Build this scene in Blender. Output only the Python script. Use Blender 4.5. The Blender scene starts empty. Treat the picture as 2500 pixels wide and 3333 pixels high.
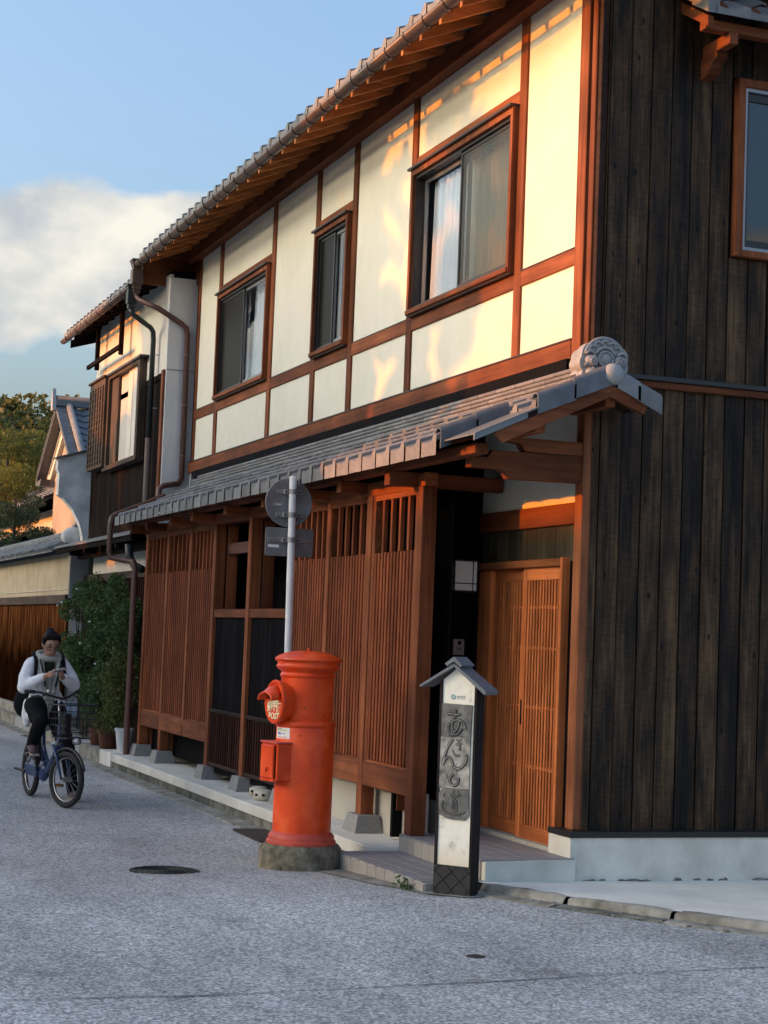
import bpy, bmesh, math, random
from mathutils import Vector, Matrix

random.seed(7)
SC = bpy.context.scene
COL = SC.collection
R = math.radians

# ------------------------------------------------------------------ camera, sky, sun, exposure
AX = (0.35241282, -0.05368149, -0.93430375)
AY = (0.9350371, 0.06166319, 0.3491465)
AZ = (0.03886944, -0.99665237, 0.07192508)
cd = bpy.data.cameras.new('camera')
cam = bpy.data.objects.new('camera', cd)
COL.objects.link(cam)
cam.matrix_world = Matrix(((AX[0], -AX[1], -AX[2], 0), (AY[0], -AY[1], -AY[2], 0), (AZ[0], -AZ[1], -AZ[2], 1.68), (0, 0, 0, 1)))
cd.sensor_fit = 'HORIZONTAL'
cd.sensor_width = 36
cd.lens = 36 * 5700 / 2500
cd.clip_end = 3000
SC.camera = cam

SUN_EL, SUN_AZ = 10.5, 14.0          # azimuth measured from -Y towards -X
w = bpy.data.worlds.new('World')
SC.world = w
w.use_nodes = True
nt = w.node_tree
nt.nodes.clear()
N = nt.nodes.new
wout = N('ShaderNodeOutputWorld'); bg = N('ShaderNodeBackground'); sky = N('ShaderNodeTexSky')
sky.sky_type = 'NISHITA'; sky.sun_disc = False
sky.sun_elevation = R(SUN_EL); sky.sun_rotation = R(180 + SUN_AZ)
sky.altitude = 50; sky.air_density = 1.0; sky.dust_density = 7.5; sky.ozone_density = 2.6
bg.inputs['Strength'].default_value = 0.15
tc = N('ShaderNodeTexCoord'); sep = N('ShaderNodeSeparateXYZ')
nt.links.new(tc.outputs['Generated'], sep.inputs[0])
mp = N('ShaderNodeMapping'); mp.inputs['Scale'].default_value = (11.0, 11.0, 16.0); mp.inputs['Location'].default_value = (2.15, 0.4, 0.9)
nt.links.new(tc.outputs['Generated'], mp.inputs[0])
n1 = N('ShaderNodeTexNoise'); n1.inputs['Scale'].default_value = 1.0; n1.inputs['Detail'].default_value = 7; n1.inputs['Roughness'].default_value = .52
nt.links.new(mp.outputs[0], n1.inputs['Vector'])
r1 = N('ShaderNodeValToRGB'); r1.color_ramp.elements[0].position = .83; r1.color_ramp.elements[1].position = .95
rb = N('ShaderNodeValToRGB')      # height band that holds the low cloud bank (z of the view direction)
e = rb.color_ramp.elements
e[0].position = .125; e[0].color = (0, 0, 0, 1); e[1].position = .165; e[1].color = (1, 1, 1, 1)
q = e.new(.225); q.color = (1, 1, 1, 1); q = e.new(.265); q.color = (0, 0, 0, 1)
nt.links.new(sep.outputs['Z'], rb.inputs[0])
mm = N('ShaderNodeMath'); mm.operation = 'MULTIPLY_ADD'; mm.inputs[1].default_value = .55     # bank + billows
nt.links.new(rb.outputs[0], mm.inputs[0]); nt.links.new(n1.outputs['Fac'], mm.inputs[2])
nt.links.new(mm.outputs[0], r1.inputs[0])
m2 = N('ShaderNodeMath'); m2.operation = 'MULTIPLY'; m2.inputs[1].default_value = .93
nt.links.new(r1.outputs[0], m2.inputs[0])
n2 = N('ShaderNodeTexNoise'); n2.inputs['Scale'].default_value = 1.6; n2.inputs['Detail'].default_value = 5
nt.links.new(mp.outputs[0], n2.inputs['Vector'])
r2 = N('ShaderNodeValToRGB')
r2.color_ramp.elements[0].position = .35; r2.color_ramp.elements[0].color = (1.0, 1.06, 1.12, 1)
r2.color_ramp.elements[1].position = .65; r2.color_ramp.elements[1].color = (1.85, 1.74, 1.50, 1)
nt.links.new(n2.outputs['Fac'], r2.inputs[0])
mx = N('ShaderNodeMix'); mx.data_type = 'RGBA'
nt.links.new(m2.outputs[0], mx.inputs['Factor']); nt.links.new(sky.outputs[0], mx.inputs['A']); nt.links.new(r2.outputs[0], mx.inputs['B'])
nt.links.new(mx.outputs['Result'], bg.inputs['Color']); nt.links.new(bg.outputs[0], wout.inputs[0])

sl = bpy.data.lights.new('sun', 'SUN')
sun = bpy.data.objects.new('sun', sl)
COL.objects.link(sun)
sl.energy = 2.0; sl.angle = R(0.5); sl.color = (0.62, 0.165, 0.0)
sdir = Vector((-math.sin(R(SUN_AZ)) * math.cos(R(SUN_EL)), -math.cos(R(SUN_AZ)) * math.cos(R(SUN_EL)), math.sin(R(SUN_EL))))
KX, KZ = math.tan(R(SUN_AZ)), math.tan(R(SUN_EL)) / math.cos(R(SUN_AZ))   # how far shade travels per metre of Y
sun.rotation_euler = sdir.to_track_quat('Z', 'Y').to_euler()
sun.location = (-20, -20, 20)
SC.view_settings.view_transform = 'Standard'
SC.view_settings.look = 'None'
SC.view_settings.exposure = 1.88
SC.view_settings.gamma = 1
SC.view_settings.use_curve_mapping = False
SC.cycles.max_bounces = 8
SC.cycles.transparent_max_bounces = 12

# ------------------------------------------------------------------ helpers
class MB:
    """collects shapes in world coordinates; build() links them as one mesh object"""
    def __init__(s, T=None):
        s.v = []; s.f = []; s.T = T
    def add(s, vs, fs):
        o = len(s.v); s.v += [tuple(p) for p in vs]; s.f += [tuple(i + o for i in f) for f in fs]; return s
    def box(s, x0, x1, y0, y1, z0, z1, ch=0.0, M=None):
        if x1 < x0: x0, x1 = x1, x0
        if y1 < y0: y0, y1 = y1, y0
        if z1 < z0: z0, z1 = z1, z0
        c = min(ch, (x1 - x0) * .3, (y1 - y0) * .3, (z1 - z0) * .3)
        X, Y, Z = (x0, x1), (y0, y1), (z0, z1); g = (1, -1)
        if c <= 0:
            vs = [(X[i], Y[j], Z[k]) for i in (0, 1) for j in (0, 1) for k in (0, 1)]
            fs = [(0, 1, 3, 2), (4, 6, 7, 5), (0, 4, 5, 1), (2, 3, 7, 6), (0, 2, 6, 4), (1, 5, 7, 3)]
        else:
            vs = []; idx = {}
            for i in (0, 1):
                for j in (0, 1):
                    for k in (0, 1):
                        for a in range(3):
                            d = [g[i] * c, g[j] * c, g[k] * c]; d[a] = 0
                            idx[i, j, k, a] = len(vs); vs.append((X[i] + d[0], Y[j] + d[1], Z[k] + d[2]))
            fs = []; I = idx
            for i in (0, 1): fs.append((I[i, 0, 0, 0], I[i, 1, 0, 0], I[i, 1, 1, 0], I[i, 0, 1, 0]))
            for j in (0, 1): fs.append((I[0, j, 0, 1], I[1, j, 0, 1], I[1, j, 1, 1], I[0, j, 1, 1]))
            for k in (0, 1): fs.append((I[0, 0, k, 2], I[1, 0, k, 2], I[1, 1, k, 2], I[0, 1, k, 2]))
            for i in (0, 1):
                for j in (0, 1):
                    fs.append((I[i, j, 0, 0], I[i, j, 1, 0], I[i, j, 1, 1], I[i, j, 0, 1]))
                    fs.append((I[i, 0, j, 0], I[i, 1, j, 0], I[i, 1, j, 2], I[i, 0, j, 2]))
                    fs.append((I[0, i, j, 1], I[1, i, j, 1], I[1, i, j, 2], I[0, i, j, 2]))
                    for k in (0, 1): fs.append((I[i, j, k, 0], I[i, j, k, 1], I[i, j, k, 2]))
        if M is not None: vs = [M @ Vector(p) for p in vs]
        return s.add(vs, fs)
    def prism(s, pts, axis, a0, a1):
        """polygon in the two other axes (in order), extruded along axis"""
        def P(p, a):
            return {0: (a, p[0], p[1]), 1: (p[0], a, p[1]), 2: (p[0], p[1], a)}[axis]
        n = len(pts)
        vs = [P(p, a0) for p in pts] + [P(p, a1) for p in pts]
        fs = [tuple(range(n)), tuple(range(2 * n - 1, n - 1, -1))] + [(i, (i + 1) % n, n + (i + 1) % n, n + i) for i in range(n)]
        return s.add(vs, fs)
    def ring(s, x0, x1, z0, z1, y0, y1, tl, tr=None, tb=None, tt=None, axis=1):
        """rectangular frame as one connected piece, lying across axis"""
        tr = tl if tr is None else tr; tb = tl if tb is None else tb; tt = tl if tt is None else tt
        o = [(x0, z0), (x1, z0), (x1, z1), (x0, z1)]; i = [(x0 + tl, z0 + tb), (x1 - tr, z0 + tb), (x1 - tr, z1 - tt), (x0 + tl, z1 - tt)]
        P = (lambda p, a: (p[0], a, p[1])) if axis == 1 else (lambda p, a: (a, p[0], p[1]))
        vs = [P(p, a) for a in (y0, y1) for p in o + i]; fs = []
        for k in range(4):
            n = (k + 1) % 4
            fs += [(k, n, 4 + n, 4 + k), (8 + k, 8 + n, 12 + n, 12 + k), (k, n, 8 + n, 8 + k), (4 + k, 4 + n, 12 + n, 12 + k)]
        return s.add(vs, fs)
    def tube(s, path, r, n=8, cap=True, closed=False):
        path = [Vector(p) for p in path]; m = len(path)
        rs = r if isinstance(r, (list, tuple)) else [r] * m
        vs = []; fs = []; up = None
        for i, p in enumerate(path):
            if closed: t = path[(i + 1) % m] - path[i - 1]
            else: t = path[min(i + 1, m - 1)] - path[max(i - 1, 0)]
            t.normalize()
            if up is None:
                up = Vector((0, 0, 1)) if abs(t.z) < .9 else Vector((1, 0, 0))
            a = t.cross(up)
            if a.length < 1e-6: a = t.orthogonal()
            a.normalize(); b = t.cross(a).normalized(); up = -b if False else b.cross(t) * 0 + up
            up = a.cross(t).normalized()
            for k in range(n):
                th = 2 * math.pi * k / n
                vs.append(p + (a * math.cos(th) + up * math.sin(th)) * rs[i])
        for i in range(m if closed else m - 1):
            j = (i + 1) % m
            for k in range(n):
                fs.append((i * n + k, i * n + (k + 1) % n, j * n + (k + 1) % n, j * n + k))
        if cap and not closed:
            fs.append(tuple(range(n - 1, -1, -1))); fs.append(tuple((m - 1) * n + k for k in range(n)))
        return s.add(vs, fs)
    def lathe(s, prof, c=(0, 0, 0), n=40, ax=None):
        """prof: (radius, height) list; ax: Matrix 3x3-like with columns u,v,axis"""
        c = Vector(c); vs = []; fs = []
        u, v, a = (Vector((1, 0, 0)), Vector((0, 1, 0)), Vector((0, 0, 1))) if ax is None else [Vector(q) for q in ax]
        for r, h in prof:
            for k in range(n):
                th = 2 * math.pi * k / n
                vs.append(c + (u * math.cos(th) + v * math.sin(th)) * r + a * h)
        for i in range(len(prof) - 1):
            for k in range(n):
                fs.append((i * n + k, i * n + (k + 1) % n, (i + 1) * n + (k + 1) % n, (i + 1) * n + k))
        fs.append(tuple(range(n - 1, -1, -1))); fs.append(tuple((len(prof) - 1) * n + k for k in range(n)))
        return s.add(vs, fs)
    def ball(s, c, r, nu=14, nv=9, M=None):
        if not isinstance(r, (tuple, list)): r = (r, r, r)
        vs = []; fs = []
        for i in range(nv + 1):
            ph = math.pi * i / nv
            for k in range(nu):
                th = 2 * math.pi * k / nu
                p = Vector((r[0] * math.sin(ph) * math.cos(th), r[1] * math.sin(ph) * math.sin(th), r[2] * math.cos(ph)))
                if M is not None: p = M @ p
                vs.append(p + Vector(c))
        for i in range(nv):
            for k in range(nu):
                fs.append((i * nu + k, i * nu + (k + 1) % nu, (i + 1) * nu + (k + 1) % nu, (i + 1) * nu + k))
        return s.add(vs, fs)
    def mesh(s, name, smooth=False, angle=None):
        me = bpy.data.meshes.new(name)
        vs = s.v if s.T is None else [tuple(s.T @ Vector(p)) for p in s.v]
        me.from_pydata(vs, [], s.f); me.update()
        bm = bmesh.new(); bm.from_mesh(me)
        bmesh.ops.remove_doubles(bm, verts=bm.verts, dist=1e-6)
        bmesh.ops.recalc_face_normals(bm, faces=bm.faces)
        bm.to_mesh(me); bm.free()
        if smooth or angle:
            me.polygons.foreach_set('use_smooth', [True] * len(me.polygons))
            if angle: me.set_sharp_from_angle(angle=R(angle))
        return me
    def build(s, name, mat, parent=None, smooth=False, angle=None, **kw):
        return link(name, s.mesh(name, smooth, angle), mat, parent, **kw)

WLOC = {}
def tag(o, label=None, cat=None, group=None, kind=None):
    if label: o['label'] = label
    if cat: o['category'] = cat
    if group: o['group'] = group
    if kind: o['kind'] = kind
    return o
def link(name, me, mat, parent=None, loc=None, rot=None, scale=None, **kw):
    o = bpy.data.objects.new(name, me)
    COL.objects.link(o)
    if mat is not None and len(me.materials) == 0: me.materials.append(mat)
    if loc is not None: o.location = loc
    if rot is not None: o.rotation_euler = rot
    if scale is not None: o.scale = scale
    if parent is not None:
        o.parent = parent
        o.matrix_parent_inverse = WLOC.get(parent.name, Matrix.Identity(4))
    if loc is not None or rot is not None:
        WLOC[o.name] = o.matrix_basis.inverted()
    tag(o, **kw)
    return o
def thing(name, loc, label, cat, group=None):
    o = bpy.data.objects.new(name, None)
    COL.objects.link(o); o.location = loc; o.empty_display_size = .2
    WLOC[o.name] = Matrix.Translation(-Vector(loc))
    return tag(o, label, cat, group)
def setting(o): o['kind'] = 'structure'; return o

# ------------------------------------------------------------------ materials
def newmat(name):
    m = bpy.data.materials.new(name); m.use_nodes = True
    n = m.node_tree
    return m, n, n.nodes['Principled BSDF'], n.nodes.new, n.links.new
def coords(n, N, L, scale, rnd=True):
    t = N('ShaderNodeTexCoord'); mp = N('ShaderNodeMapping'); mp.inputs['Scale'].default_value = scale
    if rnd:
        oi = N('ShaderNodeObjectInfo'); a = N('ShaderNodeVectorMath'); a.operation = 'MULTIPLY_ADD'
        a.inputs[1].default_value = (37, 21, 53)
        L(oi.outputs['Random'], a.inputs[0]); L(t.outputs['Object'], a.inputs[2]); L(a.outputs[0], mp.inputs[0])
        return mp, oi
    L(t.outputs['Object'], mp.inputs[0])
    return mp, None
def ramp(N, stops):
    r = N('ShaderNodeValToRGB'); e = r.color_ramp.elements
    e[0].position, e[0].color = stops[0][0], (*stops[0][1], 1)
    e[1].position, e[1].color = stops[-1][0], (*stops[-1][1], 1)
    for p, c in stops[1:-1]:
        x = e.new(p); x.color = (*c, 1)
    return r
def wood(name, c1, c2, axis='z', fine=22, rough=.65, var=.3, bump=.25, spec=.14, c3=None):
    m, n, P, N, L = newmat(name)
    sc = {'x': (fine * .045, fine, fine), 'y': (fine, fine * .045, fine), 'z': (fine, fine, fine * .045)}[axis]
    mp, oi = coords(n, N, L, sc)
    no = N('ShaderNodeTexNoise'); no.inputs['Scale'].default_value = 1; no.inputs['Detail'].default_value = 6; no.inputs['Roughness'].default_value = .6; no.inputs['Distortion'].default_value = .4
    L(mp.outputs[0], no.inputs['Vector'])
    st = [(.3, c1), (.7, c2)] if c3 is None else [(.25, c1), (.55, c2), (.78, c3)]
    r = ramp(N, st); L(no.outputs['Fac'], r.inputs[0])
    mr = N('ShaderNodeMapRange'); mr.inputs['To Min'].default_value = 1 - var; mr.inputs['To Max'].default_value = 1 + var
    L(oi.outputs['Random'], mr.inputs['Value'])
    # broad weather blotches
    mp2, _ = coords(n, N, L, (1.3, 1.3, 1.3)); nb = N('ShaderNodeTexNoise'); nb.inputs['Scale'].default_value = 1.5; nb.inputs['Detail'].default_value = 3
    L(mp2.outputs[0], nb.inputs['Vector'])
    mr2 = N('ShaderNodeMapRange'); mr2.inputs['From Min'].default_value = .3; mr2.inputs['From Max'].default_value = .7; mr2.inputs['To Min'].default_value = .66; mr2.inputs['To Max'].default_value = 1.3
    L(nb.outputs['Fac'], mr2.inputs['Value'])
    mu = N('ShaderNodeMath'); mu.operation = 'MULTIPLY'; L(mr.outputs[0], mu.inputs[0]); L(mr2.outputs[0], mu.inputs[1])
    vm = N('ShaderNodeVectorMath'); vm.operation = 'SCALE'; L(r.outputs[0], vm.inputs[0]); L(mu.outputs[0], vm.inputs['Scale'])
    L(vm.outputs[0], P.inputs['Base Color'])
    P.inputs['Roughness'].default_value = rough; P.inputs['Specular IOR Level'].default_value = spec
    if bump:
        b = N('ShaderNodeBump'); b.inputs['Strength'].default_value = bump; b.inputs['Distance'].default_value = .004
        L(no.outputs['Fac'], b.inputs['Height']); L(b.outputs[0], P.inputs['Normal'])
    return m
def plain(name, c, rough=.6, var=.15, scale=6, bump=0, bscale=60, spec=.4, metal=0, rnd=.1, c2=None, coat=0, dist=.004):
    m, n, P, N, L = newmat(name)
    mp, oi = coords(n, N, L, (1, 1, 1))
    no = N('ShaderNodeTexNoise'); no.inputs['Scale'].default_value = scale; no.inputs['Detail'].default_value = 6; no.inputs['Roughness'].default_value = .6
    L(mp.outputs[0], no.inputs['Vector'])
    a = c if c2 is not None else tuple(x * (1 - var) for x in c); b_ = c2 if c2 is not None else tuple(min(1, x * (1 + var)) for x in c)
    r = ramp(N, [(.32, a), (.68, b_)]); L(no.outputs['Fac'], r.inputs[0])
    mr = N('ShaderNodeMapRange'); mr.inputs['To Min'].default_value = 1 - rnd; mr.inputs['To Max'].default_value = 1 + rnd
    L(oi.outputs['Random'], mr.inputs['Value'])
    vm = N('ShaderNodeVectorMath'); vm.operation = 'SCALE'; L(r.outputs[0], vm.inputs[0]); L(mr.outputs[0], vm.inputs['Scale'])
    L(vm.outputs[0], P.inputs['Base Color'])
    P.inputs['Roughness'].default_value = rough; P.inputs['Specular IOR Level'].default_value = spec; P.inputs['Metallic'].default_value = metal
    P.inputs['Coat Weight'].default_value = coat
    if bump:
        nb = N('ShaderNodeTexNoise'); nb.inputs['Scale'].default_value = bscale; nb.inputs['Detail'].default_value = 4
        L(mp.outputs[0], nb.inputs['Vector'])
        b = N('ShaderNodeBump'); b.inputs['Strength'].default_value = bump; b.inputs['Distance'].default_value = dist
        L(nb.outputs['Fac'], b.inputs['Height']); L(b.outputs[0], P.inputs['Normal'])
    return m
def leafmat(name, c1, c2, trans=.35):
    m, n, P, N, L = newmat(name)
    g = N('ShaderNodeNewGeometry')
    r = ramp(N, [(.0, c1), (1., c2)]); L(g.outputs['Random Per Island'], r.inputs[0])
    L(r.outputs[0], P.inputs['Base Color']); P.inputs['Roughness'].default_value = .55; P.inputs['Specular IOR Level'].default_value = .3
    t = N('ShaderNodeBsdfTranslucent'); L(r.outputs[0], t.inputs['Color'])
    mx = N('ShaderNodeMixShader'); mx.inputs[0].default_value = trans
    out = n.nodes['Material Output']; L(P.outputs[0], mx.inputs[1]); L(t.outputs[0], mx.inputs[2]); L(mx.outputs[0], out.inputs[0])
    return m
def glassmat(name, refl=.35, tint=(.9, .93, .95), rough=.02, ior=1.5):
    m, n, P, N, L = newmat(name)
    n.nodes.remove(P)
    tr = N('ShaderNodeBsdfTransparent'); tr.inputs[0].default_value = (*tint, 1)
    gl = N('ShaderNodeBsdfGlossy'); gl.inputs['Roughness'].default_value = rough
    fr = N('ShaderNodeLayerWeight'); fr.inputs['Blend'].default_value = .5      # symmetric for both sides of the sheet
    pw = N('ShaderNodeMath'); pw.operation = 'POWER'; pw.inputs[1].default_value = 4; L(fr.outputs['Facing'], pw.inputs[0])
    ma = N('ShaderNodeMath'); ma.operation = 'MULTIPLY_ADD'; ma.inputs[1].default_value = ior - 1; ma.inputs[2].default_value = refl - .06; ma.use_clamp = True; L(pw.outputs[0], ma.inputs[0])
    mx = N('ShaderNodeMixShader'); L(ma.outputs[0], mx.inputs[0]); L(tr.outputs[0], mx.inputs[1]); L(gl.outputs[0], mx.inputs[2])
    L(mx.outputs[0], n.nodes['Material Output'].inputs[0])
    return m

BEN1, BEN2 = (.125, .037, .016), (.27, .088, .034)
W_z = wood('red_stained_timber_upright', BEN1, BEN2, 'z')
W_x = wood('red_stained_timber_along_street', BEN1, BEN2, 'x')
W_y = wood('red_stained_timber_across', BEN1, BEN2, 'y')
W_slat = wood('red_stained_slat', (.155, .040, .016), (.28, .078, .029), 'z', var=.22, bump=.1)
W_door = wood('orange_cypress_door', (.36, .098, .030), (.60, .185, .058), 'z', var=.15)
W_raf = wood('orange_rafter', (.28, .095, .030), (.54, .21, .066), 'y', var=.25)  # base colour raised for the bounced light under the eave
W_dark = wood('dark_stained_board', (.0035, .0035, .0045), (.0105, .0095, .010), 'z', fine=30, var=.3, bump=.3, spec=.02)
W_dark_x = wood('dark_stained_rail', (.020, .011, .009), (.05, .024, .017), 'x', fine=30, var=.3)
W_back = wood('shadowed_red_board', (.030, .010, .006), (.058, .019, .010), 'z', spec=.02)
W_olive = wood('olive_stained_board', (.035, .030, .020), (.075, .062, .040), 'z', fine=26, var=.25)
W_skirt = wood('dark_brown_slat', (.022, .009, .007), (.05, .021, .014), 'z', var=.3, spec=.03)
W_old = wood('weathered_brown_timber', (.045, .03, .022), (.11, .075, .05), 'z', var=.25)
W_old_x = wood('weathered_brown_beam', (.03, .022, .02), (.085, .055, .04), 'x', var=.25)
W_ndark = wood('old_dark_board', (.006, .0045, .0045), (.022, .014, .011), 'z', fine=26, var=.35, spec=.02)
def burnt():
    m, n, P, N, L = newmat('charred_cedar_board')
    mp, oi = coords(n, N, L, (70, 70, 1.6)); no = N('ShaderNodeTexNoise'); no.inputs['Scale'].default_value = 1; no.inputs['Detail'].default_value = 7; no.inputs['Roughness'].default_value = .65; no.inputs['Distortion'].default_value = .5
    L(mp.outputs[0], no.inputs['Vector'])
    mp2, _ = coords(n, N, L, (9, 9, 1.6)); nb = N('ShaderNodeTexNoise'); nb.inputs['Scale'].default_value = 1; nb.inputs['Detail'].default_value = 5; nb.inputs['Roughness'].default_value = .62
    L(mp2.outputs[0], nb.inputs['Vector'])
    mp3, _ = coords(n, N, L, (14, 14, 70)); nc = N('ShaderNodeTexNoise'); nc.inputs['Scale'].default_value = 1; nc.inputs['Detail'].default_value = 2
    L(mp3.outputs[0], nc.inputs['Vector'])
    r = ramp(N, [(.38, (.0045, .004, .0038)), (.50, (.019, .0125, .0085)), (.61, (.055, .032, .017)), (.76, (.14, .080, .040))])
    a = N('ShaderNodeMath'); a.operation = 'MULTIPLY_ADD'; a.inputs[1].default_value = .5
    b = N('ShaderNodeMath'); b.operation = 'MULTIPLY'; b.inputs[1].default_value = .62
    L(nb.outputs['Fac'], b.inputs[0]); L(no.outputs['Fac'], a.inputs[0]); L(b.outputs[0], a.inputs[2])
    oi2 = N('ShaderNodeMapRange'); oi2.inputs['To Min'].default_value = -.10; oi2.inputs['To Max'].default_value = .06
    L(oi.outputs['Random'], oi2.inputs['Value'])
    ad = N('ShaderNodeMath'); L(a.outputs[0], ad.inputs[0]); L(oi2.outputs[0], ad.inputs[1])
    # fine cross checks of the charring
    cm = N('ShaderNodeMath'); cm.operation = 'MULTIPLY_ADD'; cm.inputs[1].default_value = .16; L(nc.outputs['Fac'], cm.inputs[0]); L(ad.outputs[0], cm.inputs[2])
    sb = N('ShaderNodeMath'); sb.operation = 'SUBTRACT'; sb.inputs[1].default_value = .06; L(cm.outputs[0], sb.inputs[0])
    # dark knots
    mp4, _ = coords(n, N, L, (8, 8, 3.4)); vo = N('ShaderNodeTexVoronoi'); vo.inputs['Scale'].default_value = 1; L(mp4.outputs[0], vo.inputs['Vector'])
    kr = N('ShaderNodeMapRange'); kr.inputs['From Min'].default_value = .02; kr.inputs['From Max'].default_value = .11; kr.inputs['To Min'].default_value = -.3; kr.inputs['To Max'].default_value = 0; L(vo.outputs['Distance'], kr.inputs['Value'])
    k2 = N('ShaderNodeMath'); L(sb.outputs[0], k2.inputs[0]); L(kr.outputs[0], k2.inputs[1])
    L(k2.outputs[0], r.inputs[0]); L(r.outputs[0], P.inputs['Base Color'])
    P.inputs['Roughness'].default_value = .6; P.inputs['Specular IOR Level'].default_value = .18
    bp = N('ShaderNodeBump'); bp.inputs['Strength'].default_value = .6; bp.inputs['Distance'].default_value = .006
    L(cm.outputs[0], bp.inputs['Height']); L(bp.outputs[0], P.inputs['Normal'])
    return m
BURNT = burnt()
def plaster():
    m, n, P, N, L = newmat('white_plaster')
    mp, _ = coords(n, N, L, (1, 1, 1), False); a = N('ShaderNodeTexNoise'); a.inputs['Scale'].default_value = 1.3; a.inputs['Detail'].default_value = 5; L(mp.outputs[0], a.inputs['Vector'])
    mp2, _ = coords(n, N, L, (7, 7, 4), False); b = N('ShaderNodeTexNoise'); b.inputs['Scale'].default_value = 1; b.inputs['Detail'].default_value = 4; L(mp2.outputs[0], b.inputs['Vector'])
    mx = N('ShaderNodeMath'); mx.operation = 'MULTIPLY_ADD'; mx.inputs[1].default_value = .5; L(b.outputs['Fac'], mx.inputs[0])
    h = N('ShaderNodeMath'); h.operation = 'MULTIPLY'; h.inputs[1].default_value = .5; L(a.outputs['Fac'], h.inputs[0]); L(h.outputs[0], mx.inputs[2])
    r = ramp(N, [(.34, (.745, .72, .60)), (.50, (.785, .76, .64)), (.66, (.815, .79, .68))]); L(mx.outputs[0], r.inputs[0]); L(r.outputs[0], P.inputs['Base Color'])
    P.inputs['Roughness'].default_value = .9; P.inputs['Specular IOR Level'].default_value = .1
    nb = N('ShaderNodeTexNoise'); nb.inputs['Scale'].default_value = 90; nb.inputs['Detail'].default_value = 5; L(mp.outputs[0], nb.inputs['Vector'])
    bp = N('ShaderNodeBump'); bp.inputs['Strength'].default_value = .25; bp.inputs['Distance'].default_value = .004; L(nb.outputs['Fac'], bp.inputs['Height']); L(bp.outputs[0], P.inputs['Normal'])
    return m
PLASTER = plaster()
PLASTER_OLD = plain('stained_old_plaster', (.46, .46, .45), rough=.9, scale=3.5, bump=.2, bscale=40, spec=.05, c2=(.82, .81, .78))
PLASTER_N = plain('cream_siding', (.70, .66, .58), rough=.8, var=.06, scale=2, spec=.2, rnd=.03)
PLASTER_G = plain('pale_grey_plaster', (.66, .66, .66), rough=.85, var=.06, scale=2, bump=.1, bscale=60, spec=.2)
TAN = plain('tan_clay_plaster', (.37, .305, .235), rough=.9, scale=1.2, bump=.1, bscale=50, spec=.1, c2=(.47, .395, .31))
BEIGE = plain('beige_wall_plaster', (.42, .355, .255), rough=.9, var=.16, scale=2.5, bump=.1, bscale=50, spec=.03)
CREAMFDN = plain('cream_mortar', (.52, .49, .42), rough=.9, var=.08, scale=3, spec=.15)
CONC = plain('concrete', (.33, .34, .34), rough=.85, var=.13, scale=4, bump=.25, bscale=90, spec=.25)
CONC_L = plain('light_concrete', (.57, .55, .49), rough=.85, scale=2.3, bump=.25, bscale=80, spec=.2, c2=(.75, .73, .66))
CONC_B = plain('smooth_grey_mortar', (.50, .475, .41), rough=.85, scale=2.6, bump=.25, bscale=60, spec=.15, c2=(.76, .73, .64))
CONC_D = plain('mossy_stained_concrete', (.045, .048, .040), rough=.95, scale=5, bump=.4, bscale=50, spec=.2, c2=(.24, .235, .20))
KERB = plain('old_kerb_concrete', (.13, .12, .095), rough=.95, scale=6, bump=.5, bscale=70, spec=.2, c2=(.36, .345, .30))
GRANITE = plain('speckled_granite', (.13, .13, .125), rough=.8, scale=160, bump=.3, bscale=180, spec=.3, c2=(.38, .37, .35))
GRAVELSILL = plain('washed_gravel_sill', (.17, .155, .13), rough=.85, scale=130, bump=.6, bscale=130, spec=.3, c2=(.58, .55, .47))
STEPTILE = plain('grey_step_tile', (.22, .21, .215), rough=.6, var=.08, scale=5, bump=.08, bscale=120, spec=.4, rnd=.06)
STEPRISER = plain('warm_grey_riser_tile', (.30, .28, .255), rough=.65, var=.08, scale=5, spec=.4, rnd=.08)
GROUT = plain('pale_grout', (.42, .40, .37), rough=.9, var=.08, scale=20)
TILE = plain('silver_grey_roof_tile', (.165, .165, .165), rough=.55, scale=7, bump=.2, bscale=50, spec=.3, rnd=.2, c2=(.245, .243, .235))
TILE_D = plain('dark_grey_roof_tile', (.085, .09, .10), rough=.45, scale=8, bump=.15, bscale=60, spec=.4, rnd=.15, c2=(.135, .142, .155))
TILE_O = plain('old_grey_roof_tile', (.06, .065, .07), rough=.6, scale=5, bump=.3, bscale=40, spec=.2, rnd=.25, c2=(.20, .21, .21))
ONI = plain('carved_tile_clay', (.30, .30, .295), rough=.5, var=.14, scale=14, bump=.2, bscale=60, spec=.5)
METAL_DK = plain('dark_bronze_aluminium', (.035, .033, .034), rough=.4, var=.08, spec=.5, metal=.3)
METAL_GR = plain('grey_aluminium', (.30, .30, .31), rough=.4, var=.06, spec=.5, metal=.5)
FLASH = plain('black_flashing', (.012, .013, .016), rough=.45, var=.1, spec=.5)
SHEET = plain('grey_sheet_metal', (.16, .175, .18), rough=.5, var=.1, spec=.5, metal=.2)
COPPER = plain('brown_gutter', (.13, .085, .065), rough=.42, var=.18, scale=12, spec=.55, metal=.25)
PIPE_R = plain('red_brown_downpipe', (.115, .05, .036), rough=.45, var=.1, scale=9, spec=.5)
PIPE_D = plain('dark_green_downpipe', (.02, .026, .024), rough=.45, var=.15, scale=9, spec=.5)
PIPE_T = plain('faded_tan_downpipe', (.20, .15, .125), rough=.6, var=.1, scale=9, spec=.4)
STEEL = plain('galvanised_steel', (.30, .30, .295), rough=.5, var=.12, scale=25, spec=.5, metal=.45)
PLATE = plain('dull_aluminium_sign_back', (.20, .20, .205), rough=.55, var=.13, scale=7, spec=.4, metal=.35)
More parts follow.
